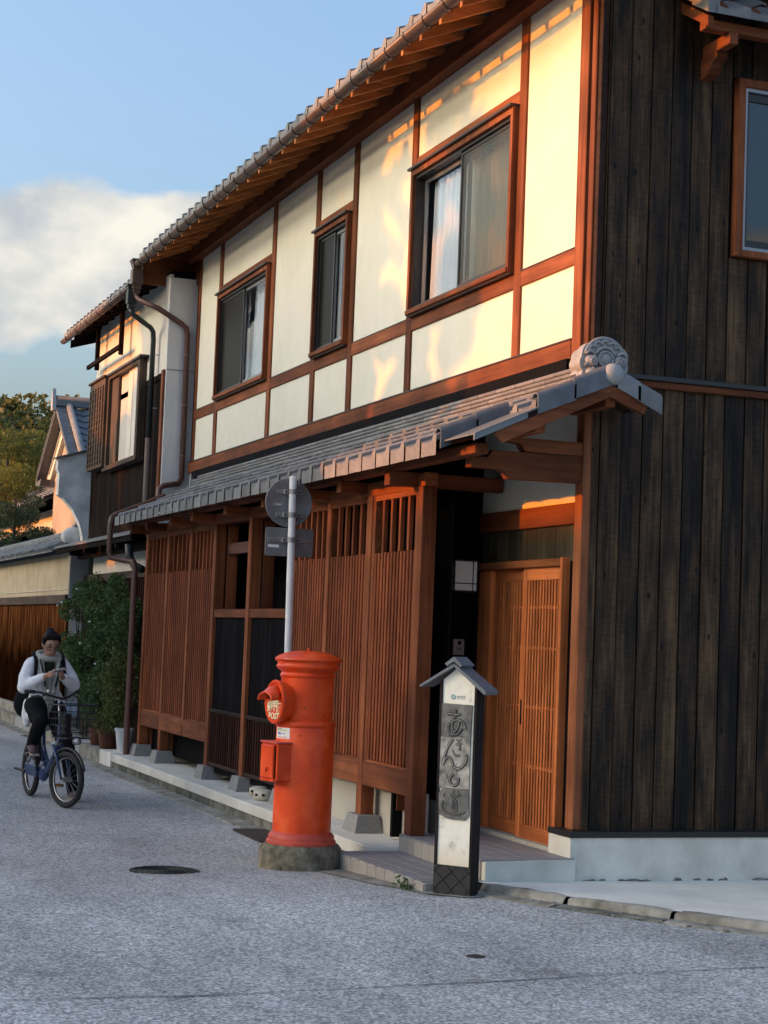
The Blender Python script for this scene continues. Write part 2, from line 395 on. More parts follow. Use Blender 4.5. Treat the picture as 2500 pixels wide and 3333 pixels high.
POLE = plain('white_painted_pole', (.68, .69, .69), rough=.5, var=.1, scale=14, bump=.1, bscale=40, spec=.45)
def oldpaint():
    m, n, P, N, L = newmat('layered_vermilion_paint')
    mp, _ = coords(n, N, L, (1, 1, 1), False); a = N('ShaderNodeTexNoise'); a.inputs['Scale'].default_value = 6; a.inputs['Detail'].default_value = 6; L(mp.outputs[0], a.inputs['Vector'])
    r = ramp(N, [(.32, (.60, .050, .009)), (.55, (.74, .072, .012)), (.70, (.80, .105, .026))]); L(a.outputs['Fac'], r.inputs[0])
    v = N('ShaderNodeTexVoronoi'); v.inputs['Scale'].default_value = 16; L(mp.outputs[0], v.inputs['Vector'])
    sc = N('ShaderNodeSeparateColor'); L(v.outputs['Color'], sc.inputs[0])
    lt = N('ShaderNodeMath'); lt.operation = 'LESS_THAN'; lt.inputs[1].default_value = .10; L(v.outputs['Distance'], lt.inputs[0])
    gt = N('ShaderNodeMath'); gt.operation = 'GREATER_THAN'; gt.inputs[1].default_value = .72; L(sc.outputs[0], gt.inputs[0])
    ch = N('ShaderNodeMath'); ch.operation = 'MULTIPLY'; L(lt.outputs[0], ch.inputs[0]); L(gt.outputs[0], ch.inputs[1])
    mx = N('ShaderNodeMix'); mx.data_type = 'RGBA'; L(ch.outputs[0], mx.inputs['Factor']); L(r.outputs[0], mx.inputs['A']); mx.inputs['B'].default_value = (.13, .025, .012, 1)
    L(mx.outputs['Result'], P.inputs['Base Color']); P.inputs['Specular IOR Level'].default_value = .3
    rr = N('ShaderNodeMapRange'); rr.inputs['To Min'].default_value = .24; rr.inputs['To Max'].default_value = .48; L(a.outputs['Fac'], rr.inputs['Value']); L(rr.outputs[0], P.inputs['Roughness'])
    nb = N('ShaderNodeTexNoise'); nb.inputs['Scale'].default_value = 30; nb.inputs['Detail'].default_value = 5; L(mp.outputs[0], nb.inputs['Vector'])
    bp = N('ShaderNodeBump'); bp.inputs['Strength'].default_value = .4; bp.inputs['Distance'].default_value = .004; L(nb.outputs['Fac'], bp.inputs['Height']); L(bp.outputs[0], P.inputs['Normal'])
    return m
RED = oldpaint()
RED_P = plain('faded_pink_red_paint', (.56, .075, .045), rough=.5, var=.15, scale=14, bump=.2, bscale=30, spec=.4)
BASESTONE = plain('weathered_concrete_drum', (.06, .052, .036), rough=.95, scale=9, bump=.9, bscale=45, spec=.1, c2=(.30, .27, .20), dist=.01)
CREAMTXT = plain('cream_lettering', (.80, .70, .47), rough=.6, var=.08, scale=30)
WHITE = plain('white_paint', (.74, .74, .72), rough=.55, var=.05, scale=10)
PAPER = plain('white_sticker', (.78, .78, .76), rough=.5, var=.04, scale=30)
BLUEP = plain('blue_print', (.10, .22, .55), rough=.5, var=.1)
GREENP = plain('green_print', (.32, .42, .10), rough=.5, var=.1)
PINKP = plain('red_print', (.5, .12, .15), rough=.5, var=.1)
TEALP = plain('teal_print', (.17, .36, .38), rough=.5, var=.1)
GREYP = plain('grey_print', (.26, .28, .29), rough=.5, var=.1)
BLACK = plain('black_void', (.006, .006, .007), rough=.9, var=.1, spec=.1)
IRON = plain('cast_iron', (.035, .032, .030), rough=.6, var=.25, scale=20, bump=.3, bscale=60, spec=.45, metal=.3)
RUST = plain('rusty_steel_plate', (.045, .03, .025), rough=.8, var=.3, scale=12, bump=.3, bscale=60, spec=.3)
SIGNWOOD = wood('blackened_sign_board', (.010, .007, .008), (.026, .017, .016), 'z', var=.1)
def signwhite():
    m, n, P, N, L = newmat('weathered_white_panel')
    mp, _ = coords(n, N, L, (1, 1, 1), False)
    no = N('ShaderNodeTexNoise'); no.inputs['Scale'].default_value = 13; no.inputs['Detail'].default_value = 7; no.inputs['Roughness'].default_value = .65
    L(mp.outputs[0], no.inputs['Vector'])
    r = ramp(N, [(.30, (.50, .47, .41)), (.42, (.84, .79, .67)), (.68, (.93, .88, .75))]); L(no.outputs['Fac'], r.inputs[0])
    # rusty dirt ring near the foot of the panel
    sp = N('ShaderNodeSeparateXYZ'); L(mp.outputs[0], sp.inputs[0])
    z = N('ShaderNodeMapRange'); z.inputs['From Min'].default_value = .27; z.inputs['From Max'].default_value = .40; z.inputs['To Min'].default_value = .75; z.inputs['To Max'].default_value = 0
    L(sp.outputs['Z'], z.inputs['Value'])
    mu = N('ShaderNodeMath'); mu.operation = 'MULTIPLY'; L(z.outputs[0], mu.inputs[0]); L(no.outputs['Fac'], mu.inputs[1])
    mx = N('ShaderNodeMix'); mx.data_type = 'RGBA'; L(mu.outputs[0], mx.inputs['Factor']); L(r.outputs[0], mx.inputs['A']); mx.inputs['B'].default_value = (.50, .33, .13, 1)
    L(mx.outputs['Result'], P.inputs['Base Color']); P.inputs['Roughness'].default_value = .6
    b = N('ShaderNodeBump'); b.inputs['Strength'].default_value = .15; b.inputs['Distance'].default_value = .003; L(no.outputs['Fac'], b.inputs['Height']); L(b.outputs[0], P.inputs['Normal'])
    return m
SIGNWHITE = signwhite()
CARVE = plain('charcoal_carved_tile', (.055, .054, .052), rough=.5, scale=15, bump=.3, bscale=70, spec=.5, c2=(.20, .195, .18))
CARVE_L = plain('worn_pale_carved_tile', (.075, .072, .066), rough=.55, scale=11, bump=.3, bscale=60, spec=.45, c2=(.46, .43, .375))
CARVE_G = plain('carved_groove_shade', (.016, .016, .017), rough=.7, var=.2)  # shade beside the carved strokes, put into a dark colour
SKIN = plain('skin', (.42, .235, .16), rough=.5, var=.06, scale=12, spec=.35)
HAIR = plain('dark_brown_hair', (.008, .005, .005), rough=.6, var=.4, scale=60, spec=.12)
JACKET = plain('white_jacket_cloth', (.84, .84, .86), rough=.85, var=.05, scale=8, bump=.5, bscale=16, spec=.15, dist=.02)
SCARF = plain('grey_scarf', (.42, .41, .36), rough=.95, var=.2, scale=30, bump=.3, bscale=80, spec=.1)
SCARF_D = plain('charcoal_scarf_stripe', (.035, .037, .04), rough=.95, var=.2, scale=30, spec=.1)
CLOTHBLK = plain('black_cloth', (.009, .009, .011), rough=.9, var=.2, scale=12, bump=.3, bscale=20, spec=.15, dist=.01)
GREENSW = plain('dark_green_knit', (.022, .03, .016), rough=.95, var=.2, scale=40, spec=.1)
SHOE = plain('mauve_shoe', (.11, .07, .08), rough=.8, var=.3, scale=25)
SOLE = plain('pale_sole', (.36, .34, .24), rough=.8, var=.1)
RUBBER = plain('tyre_rubber', (.028, .028, .03), rough=.8, var=.2, scale=30, spec=.3)
BIKEBLUE = plain('dark_blue_bike_paint', (.017, .042, .115), rough=.35, var=.1, scale=20, spec=.5)
BIKEBLK = plain('black_bike_metal', (.012, .012, .013), rough=.45, var=.2, scale=20, spec=.5)
CHROME = plain('worn_alloy', (.42, .42, .42), rough=.3, var=.1, metal=.8)
ORANGE = plain('orange_reflector', (.7, .22, .03), rough=.3, var=.1)
TERRA = plain('terracotta_pot', (.12, .045, .03), rough=.8, var=.2, scale=9, bump=.1)
POTWHITE = plain('white_plastic_pot', (.60, .62, .63), rough=.6, var=.1, scale=6)
SOIL = plain('dark_soil', (.02, .015, .01), rough=1, var=.4, scale=40)
CURTAIN = plain('white_net_curtain', (.78, .80, .82), rough=.9, var=.04, scale=6, spec=.1)
SHOJI = plain('cream_paper_screen', (.66, .63, .55), rough=.9, var=.05, scale=5, spec=.1)
LAMPGLASS = plain('milky_lamp_panel', (.92, .90, .83), rough=.5, var=.03, scale=5, spec=.3)
GLASS = glassmat('window_glass', .11, ior=1.6)
GLASS_D = glassmat('screened_window_glass', .10, (.16, .17, .18), .3, 1.2)
GLASS_L = glassmat('lattice_glass', .16, (.30, .36, .34), .05)
BARK = wood('tree_bark', (.03, .022, .016), (.085, .06, .042), 'z', fine=14, var=.2, bump=.8)
L_BUSH = leafmat('shrub_leaf', (.03, .065, .022), (.085, .15, .045))
L_YEL = leafmat('yellow_green_leaf', (.05, .075, .02), (.14, .15, .035))
L_PINE = leafmat('dark_pine_needle', (.02, .042, .016), (.06, .085, .03), .2)
L_GOLD = leafmat('sunlit_yellow_green_leaf', (.09, .115, .022), (.21, .20, .045))
L_HILL = leafmat('hill_foliage', (.075, .085, .024), (.24, .205, .06), .4)  # gold end brightened to stand for sunlight on the hill
L_TREE = leafmat('dense_street_tree_leaf', (.02, .04, .014), (.05, .08, .028), .05)
PETAL = plain('pale_petal', (.62, .58, .58), rough=.8, var=.1)
HILLSOIL = plain('hill_undergrowth', (.022, .03, .012), rough=1, var=.4, scale=.2, spec=.05)

def asphalt():
    m, n, P, N, L = newmat('pale_worn_asphalt')
    mp, _ = coords(n, N, L, (1, 1, 1), False)
    vo = N('ShaderNodeTexVoronoi'); vo.inputs['Scale'].default_value = 74; vo.inputs['Randomness'].default_value = 1; L(mp.outputs[0], vo.inputs['Vector'])
    sp = N('ShaderNodeSeparateColor'); L(vo.outputs['Color'], sp.inputs[0])
    no = N('ShaderNodeTexNoise'); no.inputs['Scale'].default_value = 120; no.inputs['Detail'].default_value = 5; no.inputs['Roughness'].default_value = .7; L(mp.outputs[0], no.inputs['Vector'])
    a = N('ShaderNodeMath'); a.operation = 'MULTIPLY_ADD'; a.inputs[1].default_value = .55; L(sp.outputs[0], a.inputs[0])
    b = N('ShaderNodeMath'); b.operation = 'MULTIPLY'; b.inputs[1].default_value = .5; L(no.outputs['Fac'], b.inputs[0]); L(b.outputs[0], a.inputs[2])
    r = ramp(N, [(.18, (.12, .12, .12)), (.42, (.29, .288, .284)), (.62, (.43, .427, .42)), (.85, (.68, .675, .66))]); L(a.outputs[0], r.inputs[0])
    # broad wear: worn pale lanes and darker patches
    mp2, _ = coords(n, N, L, (.5, 1.2, 1), False); nb = N('ShaderNodeTexNoise'); nb.inputs['Scale'].default_value = .9; nb.inputs['Detail'].default_value = 5; nb.inputs['Roughness'].default_value = .6; L(mp2.outputs[0], nb.inputs['Vector'])
    mr = N('ShaderNodeMapRange'); mr.inputs['From Min'].default_value = .3; mr.inputs['From Max'].default_value = .7; mr.inputs['To Min'].default_value = .66; mr.inputs['To Max'].default_value = 1.24; L(nb.outputs['Fac'], mr.inputs['Value'])
    # a few dark stains with their own shape
    ns = N('ShaderNodeTexNoise'); ns.inputs['Scale'].default_value = 1.7; ns.inputs['Detail'].default_value = 3; L(mp.outputs[0], ns.inputs['Vector'])
    ms = N('ShaderNodeMapRange'); ms.inputs['From Min'].default_value = .66; ms.inputs['From Max'].default_value = .74; ms.inputs['To Min'].default_value = 1; ms.inputs['To Max'].default_value = .68; L(ns.outputs['Fac'], ms.inputs['Value'])
    mu = N('ShaderNodeMath'); mu.operation = 'MULTIPLY'; L(mr.outputs[0], mu.inputs[0]); L(ms.outputs[0], mu.inputs[1])
    vm = N('ShaderNodeVectorMath'); vm.operation = 'SCALE'; L(r.outputs[0], vm.inputs[0]); L(mu.outputs[0], vm.inputs['Scale'])
    L(vm.outputs[0], P.inputs['Base Color']); P.inputs['Roughness'].default_value = .8; P.inputs['Specular IOR Level'].default_value = .35
    bp = N('ShaderNodeBump'); bp.inputs['Strength'].default_value = .8; bp.inputs['Distance'].default_value = .006; L(a.outputs[0], bp.inputs['Height']); L(bp.outputs[0], P.inputs['Normal'])
    return m
ASPH = asphalt()

# ------------------------------------------------------------------ ground
def sstep(a, b, x):
    t = min(1, max(0, (x - a) / (b - a))); return t * t * (3 - 2 * t)
def gz(x, y=0): return .10 * sstep(-13.2, -9.8, x)
g = MB()
g.add([(-900, -900, -.12), (900, -900, -.12), (900, 900, -.12), (-900, 900, -.12)], [(0, 1, 2, 3)])
setting(g.build('ground', HILLSOIL))
g = MB(); xs = [-95 + i * 2.5 for i in range(31)] + [-17.5 + .5 * i for i in range(96)]
ys = [-5.0, -2.5, 0, 2, 4, 6, 12, 24]
for x in xs:
    for y in ys: g.v.append((x, y, gz(x)))
ny = len(ys)
for i in range(len(xs) - 1):
    for j in range(ny - 1): g.f.append((i * ny + j, (i + 1) * ny + j, (i + 1) * ny + j + 1, i * ny + j + 1))
road = setting(g.build('road', ASPH, smooth=True))
# tarred joint across the near road
g = MB()
pts = [(-7.56, .9), (-7.54, 1.5), (-7.50, 2.0), (-7.52, 2.5), (-7.56, 3.0), (-7.59, 3.6), (-7.66, 4.2), (-7.68, 4.7), (-7.72, 5.4)]
for i in range(len(pts) - 1):
    (a, b), (c, d) = pts[i], pts[i + 1]
    w0, w1 = .005 + .004 * (i % 3), .005 + .004 * ((i + 1) % 3)
    g.add([(a, b, .1045), (c, d, .1045), (c + w1, d, .1045), (a + w0, b, .1045)], [(0, 1, 2, 3)])
g.build('road_joint', plain('tar_joint', (.075, .073, .07), rough=.9, var=.3, scale=20), road)

# walkway slab in front of the house
S = MB(); S.box(-20.9, -11.93, 4.445, 5.6, .085, .18, .008)
walk = setting(S.build('walkway', CONC_L))
for i in range(6):
    x0 = -20.9 + i * 1.5
    MB().box(x0, x0 + 1.49, 4.46, 4.9, -.1, .082, .006).build('kerb_base', CONC_D, walk)
# concrete gutter strip along the road edge
for i in range(12):
    x0 = -31 + i * 1.45
    y0 = 4.30 + .018 * max(0, -23 - x0)
    MB().box(x0, x0 + 1.44, y0 - .02, y0 + .22, -.1, gz(x0) + .012, .006).build('gutter_slab', KERB, walk)
# old kerb to the left of the walkway
kx = [-20.93, -21.25, -21.62, -22.9, -24.3, -25.9, -27.6, -29.4, -31.4, -33.5, -35.8, -38.5, -42]
for i in range(len(kx) - 1):
    a, b = kx[i], kx[i + 1]
    f = lambda x: 4.45 + .026 * max(0, -23.2 - x)
    pts = [(b + .012, f(b)), (a - .012, f(a)), (a - .012, f(a) + .24), (b + .012, f(b) + .24)]
    MB().prism(pts, 2, -.1, .165 + .015 * (i < 2)).build('kerb_stone', CONC_L if i < 2 else (KERB if i % 3 else CONC), walk)
MB().box(-48, -20.95, 4.66, 5.4, -.1, .15).build('kerb_fill', CONC_D, walk)

# slab and kerb on the corner to the right
top = [(-10.50, 4.62), (-10.33, 4.63), (-9.73, 4.94), (-9.13, 5.33), (-8.53, 5.77), (-7.88, 6.32), (-7.18, 6.97)]
g = MB()
inner = [(-10.6, 5.5)] + [(-10.6, 5.6 + .4 * i) for i in range(5)] + [(-10.6, 9.0)]
vs = [(x, y, .151) for x, y in top] + [(x, y, .118) for x, y in inner]
k = len(top)
g.add(vs, [(i, i + 1, k + i + 1, k + i) for i in range(k - 1)])
corner = setting(g.build('corner_pavement', CONC_L, smooth=True))
kz = [(-10.35, 4.66), (-9.75, 4.97), (-9.15, 5.36), (-8.55, 5.80), (-7.9, 6.35), (-7.2, 7.0)]
def off(p, q, d):
    n = Vector((q[1] - p[1], -(q[0] - p[0]))).normalized(); return n * d
rndk = random.Random(3)
for i in range(len(kz) - 1):
    p, q = Vector(kz[i]), Vector(kz[i + 1]); t = (q - p).normalized(); nrm = off(p, q, 1)
    p2, q2 = p + t * .012, q - t * .012
    n_ = 6; vs = []; fs = []
    prof = [(.0, .155), (.045, .158), (.075, .145), (.085, .112), (.095, .08)]
    for j in range(n_ + 1):
        c_ = p2.lerp(q2, j / n_)
        for d, z in prof:
            dd = d + rndk.uniform(-.006, .006); zz = z + rndk.uniform(-.005, .004)
            if j in (0, n_): dd -= .012; zz -= .008
            vs.append((c_.x + nrm.x * dd, c_.y + nrm.y * dd, zz))
    m_ = len(prof)
    for j in range(n_):
        for d in range(m_ - 1): fs.append((j * m_ + d, (j + 1) * m_ + d, (j + 1) * m_ + d + 1, j * m_ + d + 1))
    MB().add(vs, fs).build('kerb_stone', KERB, corner, smooth=True)
    # flat gutter stone in front
    vs = []; fs = []
    for j in range(n_ + 1):
        c_ = p.lerp(q, j / n_)
        for d, z in ((.085, .108), (.16, .112), (.225 + rndk.uniform(-.012, .012), .106), (.235, .09)): vs.append((c_.x + nrm.x * d, c_.y + nrm.y * d, z + rndk.uniform(-.003, .003)))
    for j in range(n_):
        for d in range(3): fs.append((j * 4 + d, (j + 1) * 4 + d, (j + 1) * 4 + d + 1, j * 4 + d + 1))
    MB().add(vs, fs).build('gutter_stone', CONC_D if i % 2 else KERB, corner, smooth=True)
# concrete apron between the lower step and the road
g = MB(); pts = [(-12.3, 4.0), (-11.6, 3.98), (-10.9, 4.06), (-10.25, 4.22), (-10.05, 4.42), (-10.2, 4.8), (-12.3, 4.8)]
g.add([(x, y, gz(x) + .006) for x, y in pts] + [(-11.2, 4.5, gz(-11.2) + .012)], [(i, (i + 1) % 7, 7) for i in range(7)])
g.build('apron', KERB, corner)

# entrance steps with single tiles
S = MB(); S.prism([(-11.93, 4.19), (-10.37, 4.245), (-10.44, 4.70), (-11.93, 4.70)], 2, -.05, .146)
steps = setting(S.build('entrance_steps', GROUT))
MB().prism([(-11.93, 4.685), (-10.455, 4.685), (-10.52, 5.38), (-12.35, 5.40), (-12.35, 4.95), (-11.93, 4.9)], 2, -.05, .266).build('upper_step', GROUT, steps)
MB().prism([(-10.451, 4.672), (-10.40, 4.675), (-10.44, 4.72), (-10.5, 5.372), (-10.53, 5.372)], 2, -.04, .268).build('step_cheek', CONC_B, steps)
for i in range(10):                                  # lower riser
    x0 = -11.93 + i * .156; x1 = x0 + .151; y0 = 4.19 + (x0 + 11.93) * .0353; y1 = 4.19 + (x1 + 11.93) * .0353
    MB().prism([(x0, y0 - .008), (x1, y1 - .008), (x1, y1 + .03), (x0, y0 + .03)], 2, gz(x0) - .02, .142).build('riser_tile', STEPRISER, steps)
for i in range(10):                                  # nosing + tread of lower step
    x0 = -11.93 + i * .156; x1 = min(x0 + .152, -10.40)
    for j in range(4):
        ya = 4.19 + (x0 + 11.93) * .0353 + .002 + j * .124
        MB().box(x0, x1, ya, min(ya + .12, 4.682), .143, .153, .002).build('step_tile', STEPTILE, steps)
for i in range(10):                                  # upper riser
    x0 = -11.93 + i * .148; x1 = min(x0 + .144, -10.47)
    MB().box(x0, x1, 4.672, 4.70, .154, .262, .002).build('riser_tile', STEPRISER, steps)
for i in range(10):
    x0 = -11.93 + i * .148
    for j in range(6):
        ya = 4.674 + j * .118
        x1 = min(x0 + .144, -10.475 - .06 * (ya - 4.67))
        MB().box(x0, x1, ya, min(ya + .114, 5.37), .263, .274, .002).build('step_tile', STEPTILE, steps)
for i in range(2):
    MB().box(-12.33 + i * .2, -12.33 + i * .2 + .196, 4.96, 5.37, .263, .274, .002).build('step_tile', STEPTILE, steps)

# ------------------------------------------------------------------ main house
H = thing('machiya_house', (-16, 5.5, 0), 'two-storey wooden townhouse with white plaster, red-brown timber frame and charred side wall', 'house')
XC, YF = -10.62, 5.45            # corner
XS = [-21.72, -20.68, -18.457, -16.92, -15.779, -14.226, -11.978, -10.92]
SW = .12
MB().box(-21.70, XC - .05, 5.72, 10.5, 0, 6.5).build('inner_core', BLACK, H)  # solid black block added so no light leaks through the house
MB().prism([(5.45, 2.0), (10.5, 2.0), (10.5, 6.85), (8.1, 7.80), (5.45, 6.70)], 0, -21.71, -21.66).build('left_side_wall', PLASTER_G, H)
ZB0, ZB1, ZR0, ZR1, ZT = 3.68, 3.815, 4.36, 4.475, 6.44
wins = {1: None, 3: None, 5: None}
for i in range(7):
    a, b = XS[i] + SW - .01, XS[i + 1] + .01
    MB().box(a, b, 5.47, 5.55, ZB1 - .02, ZR0 + .02).build('plaster_panel', PLASTER, H)
    z0 = 5.88 if i in wins else ZR1 - .02
    MB().box(a, b, 5.47, 5.55, z0, ZT + .05).build('plaster_panel', PLASTER, H)
    MB().box(XS[i] + SW, XS[i + 1], 5.452, 5.53, ZR0, ZR1, .004).build('rail', W_x, H)
    MB().box(XS[i] + SW, XS[i + 1], 5.449, 5.475, ZR1, ZR1 + .008).build('rail_flashing', METAL_DK, H)
    if i in wins:
        MB().box(XS[i] + SW, XS[i + 1], 5.452, 5.53, 5.78, 5.90, .004).build('window_header', W_x, H)
for i, x in enumerate(XS[:-1]):
    MB().box(x, x + SW, 5.45, 5.53, ZB1 + .012, ZT + .02, .004).build('post', W_z, H)
MB().box(-21.74, -10.925, 5.425, 5.53, ZB0, ZB1, .005).build('base_beam', W_x, H)
MB().box(-21.74, -10.925, 5.42, 5.48, ZB1, ZB1 + .010).build('beam_flashing', METAL_DK, H)
# corner post and corner boards
MB().box(-10.92, -10.79, 5.43, 5.53, 3.45, 6.9, .005).build('corner_post', W_z, H)
MB().box(-10.745, -10.675, 5.435, 5.50, 3.45, 6.9, .004).build('corner_board', W_z, H)
MB().box(-10.672, XC, 5.45, 5.50, 3.45, 6.9, .003).build('corner_trim', W_dark_x, H)
MB().box(-10.79, -10.65, 5.48, 5.55, 3.4, 6.9).build('corner_backing', BLACK, H)

# ---- sliding windows in the plaster wall
def wavy(x0, x1, y, z0, z1, amp=.02, n=40, seed=1):
    m = MB(); rr = random.Random(seed); ph = rr.random() * 6
    vs = []
    for i in range(n + 1):
        x = x0 + (x1 - x0) * i / n
        yy = y + amp * math.sin(i * 1.15 + ph + .8 * math.sin(i * .37))
        vs += [(x, yy, z0), (x, yy * .5 + y * .5, z1)]
    m.add(vs, [(2 * i, 2 * i + 2, 2 * i + 3, 2 * i + 1) for i in range(n)])
    return m
def street_window(x0, x1, z0, z1, mid, seed, left=True):
    wd = MB()                                     # casing is the window part itself
    wd.ring(x0, x1, z0, z1, 5.40, 5.56, .045, tt=.05)
    W = wd.build('window', W_z, H)
    MB().box(x0 - .02, x1 + .01, 5.37, 5.46, z1, z1 + .022, .003).build('drip_cap', METAL_DK, W)
    MB().box(x0 + .01, x1 - .01, 5.385, 5.398, z0 + .003, z0 + .042, .004).build('sill', W_x, W)
    MB().box(x0, x1 + .005, 5.41, 5.46, z0 - .012, z0 - .001).build('sill_drip', METAL_DK, W)
    ix0, ix1, iz0, iz1 = x0 + .045, x1 - .045, z0 + .045, z1 - .05
    m = MB()
    m.ring(ix0, ix1, iz0, iz1, 5.43, 5.555, .02, tb=.025, tt=.025)
    m.build('window_track', METAL_DK, W)
    for (a, b, y, mt, gl) in ((ix0 + .022, mid + .03, 5.525, METAL_GR, GLASS), (mid - .03, ix1 - .022, 5.485, METAL_GR, GLASS)):
        m = MB(); za, zb = iz0 + .027, iz1 - .027
        m.ring(a, b, za, zb, y - .012, y + .012, .032, tb=.045)
        m.build('sash', mt, W)
        MB().box(a + .03, b - .03, y - .003, y + .003, za + .04, zb - .03).build('pane', gl, W)
    # insect screen on one half
    if left: wavy(ix0 + .05, mid + .02, 5.605, iz0, iz1 - .05, .038, 44, seed).build('curtain', CURTAIN, W, smooth=True)
    wavy(mid + .02, ix1 - .03, 5.605, iz0, iz1 - .05, .038, 44, seed + 3).build('curtain', CURTAIN, W, smooth=True)
    MB().box(ix0, ix1, 5.67, 5.71, iz0 - .05, iz1 + .05).build('room_dark_sheet', CLOTHBLK, W)  # black sheet stands for the darkness of the room
    return W, (ix0, ix1, iz0, iz1)
W1, q1 = street_window(-20.56, -18.457, 4.487, 5.77, -19.55, 2, False)
W2, q2 = street_window(-16.80, -15.779, 4.487, 5.77, -16.30, 5, False)
W3, q3 = street_window(-14.106, -11.978, 4.487, 5.77, -13.08, 9)
def screen(W, a, b, y, z0, z1, mt):
    MB().ring(a, b, z0, z1, y - .008, y + .008, .025).build('screen_frame', METAL_DK, W)
    MB().box(a + .02, b - .02, y - .001, y + .001, z0 + .02, z1 - .02).build('screen_mesh', mt, W)
screen(W1, q1[0] + .024, -19.53, 5.462, q1[2] + .027, q1[3] - .027, GLASS_D)
screen(W2, q2[0] + .024, -16.28, 5.462, q2[2] + .027, q2[3] - .027, GLASS_D)
SCREEN_L = glassmat('fine_insect_screen', .10, (.74, .72, .66), .4, 1.15)
screen(W3, -13.10, q3[1] - .024, 5.462, q3[2] + .027, q3[3] - .027, SCREEN_L)

# ---- upper eaves: plate, rafters, boards, tiles, gutter
MB().box(-22.0, -10.3, 5.36, 5.56, 6.44, 6.62, .005).build('wall_plate', W_x, H)
SL = .42; EY, EZ = 4.80, 6.44                      # eave edge (deck underside)
def ez(y): return EZ + (y - EY) * SL
ang = math.atan(SL)
D = MB(); D.prism([(EY, EZ), (8.2, ez(8.2)), (8.2, ez(8.2) + .03), (EY, EZ + .03)], 0, -22.15, -10.0)
D.build('roof_deck', wood('orange_eave_boarding', (.16, .055, .020), (.32, .12, .042), 'x', var=.1), H)  # boards lightened too, bounced eave light put into their colour
raf = MB(); raf.prism([(0, -.085), (1.6, 1.6 * SL - .085), (1.6, 1.6 * SL), (0, 0)], 0, -.022, .022)
rme = raf.mesh('rafter'); rme.materials.append(W_raf)
x = -11.32 + .404 * 3
while x > -22.1:
    link('rafter', rme, W_raf, H, loc=(x, EY + .035, ez(EY + .035) - .002)); x -= .404
MB().box(-22.15, -10.0, EY - .005, EY + .03, EZ - .008, EZ + .055, .004).build('fascia', wood('orange_fascia', (.13, .045, .018), (.26, .095, .035), 'x'), H)
MB().prism([(5.5, 6.40), (8.0, 7.45), (8.0, 7.1), (5.5, 6.1)], 0, -22.1, -22.05).build('verge_board', W_y, H)
MB().prism([(4.80, 6.13), (6.6, 6.13), (6.6, ez(6.6)), (4.80, ez(4.80))], 0, -22.14, -22.09).build('verge_board', W_y, H)
MB().box(-22.09, -21.72, 5.45, 5.60, 6.13, 6.70).build('verge_return', W_x, H)
def pantile(name, w, l, drop, th=.02, hump=.034, n=9, side=True, pitch=.35):
    m = MB(); top = []; 
    for i in range(n):
        t = i / (n - 1)
        z = -.016 * math.sin(math.pi * min(t / .68, 1)) if t < .68 else hump * math.sin(math.pi * min(1, (t - .68) / .42)) ** 1.0
        top.append((t * w, z))
    vs = []; 
    for x, z in top: vs += [(x, 0, z), (x, l, z - .004), (x, 0 if not drop else -(drop + z) * math.tan(pitch), (z - th) if not drop else -drop)]
    fs = []
    for i in range(n - 1):
        a, b = 3 * i, 3 * (i + 1)
        fs += [(a, b, b + 1, a + 1), (a, a + 2, b + 2, b)]
    if side:
        k = len(vs); vs += [(w, l, top[-1][1] - .03), (w, 0, top[-1][1] - .03)]
        fs.append((3 * (n - 1), k + 1, k, 3 * (n - 1) + 1))
        k = len(vs); vs += [(0, l, -.03), (0, 0, -.03)]
        fs.append((0, 1, k, k + 1))
    m.add(vs, fs)
    me = m.mesh(name, angle=50); me.materials.append(TILE); return me
TW = .292
eave_up = pantile('eave_tile', TW - .004, .30, .062, hump=.026)
pan_me = pantile('pantile', TW - .003, .30, 0)
UR = MB(); UR.box(-22.15, -10.0, EY - .02, EY + .01, EZ + .05, EZ + .075, .003)
URo = UR.build('upper_roof', TILE_D, H)
x = -22.12; k = 0
while x < -10.2:
    link('eave_tile', eave_up, TILE, URo, loc=(x, EY - .05, EZ + .085), rot=(ang - .05, 0, random.uniform(-.008, .008)))
    link('pantile', pan_me, TILE, URo, loc=(x, EY + .19, ez(EY + .19) + .075), rot=(ang - .06, 0, 0))
    x += TW
RF = MB(); y = EY + .42                              # the rest of the slope, unseen from the street
while y < 8.1:
    RF.box(-22.12, -10.1, y, y + .24, ez(y) + .03, ez(y) + .075); y += .24
RF.prism([(8.05, ez(8.1)), (11.4, ez(8.1) - 3.3 * SL), (11.4, ez(8.1) - 3.3 * SL - .05), (8.1, ez(8.1) - .05)], 0, -22.12, -10.1)
RF.build('roof_field', TILE_D, URo, kind='stuff')
# gutter: half-round channel with hooks
def half_gutter(x0, x1, y, z, r, n=10, th=.004):
    m = MB(); vs = []; fs = []
    for x in (x0, x1):
        for k in range(n + 1):
            a = math.pi * k / n; vs.append((x, y - r * math.cos(a), z - r * math.sin(a)))
        for k in range(n + 1):
            a = math.pi * k / n; vs.append((x, y - (r - th) * math.cos(a), z - (r - th) * math.sin(a)))
    q = 2 * (n + 1)
    for k in range(n):
        fs += [(k, k + 1, q + k + 1, q + k), (n + 1 + k, n + 2 + k, q + n + 2 + k, q + n + 1 + k)]
    for k in (0, n): fs.append((k, q + k, q + n + 1 + k, n + 1 + k))
    for e_ in (0, q):
        for k in range(n): fs.append((e_ + k, e_ + k + 1, e_ + n + 2 + k, e_ + n + 1 + k))
    return m.add(vs, fs)
GY, GZ, GR = 4.72, 6.375, .057
GUT = half_gutter(-22.05, -10.0, GY, GZ, GR).build('gutter', COPPER, H, smooth=True)
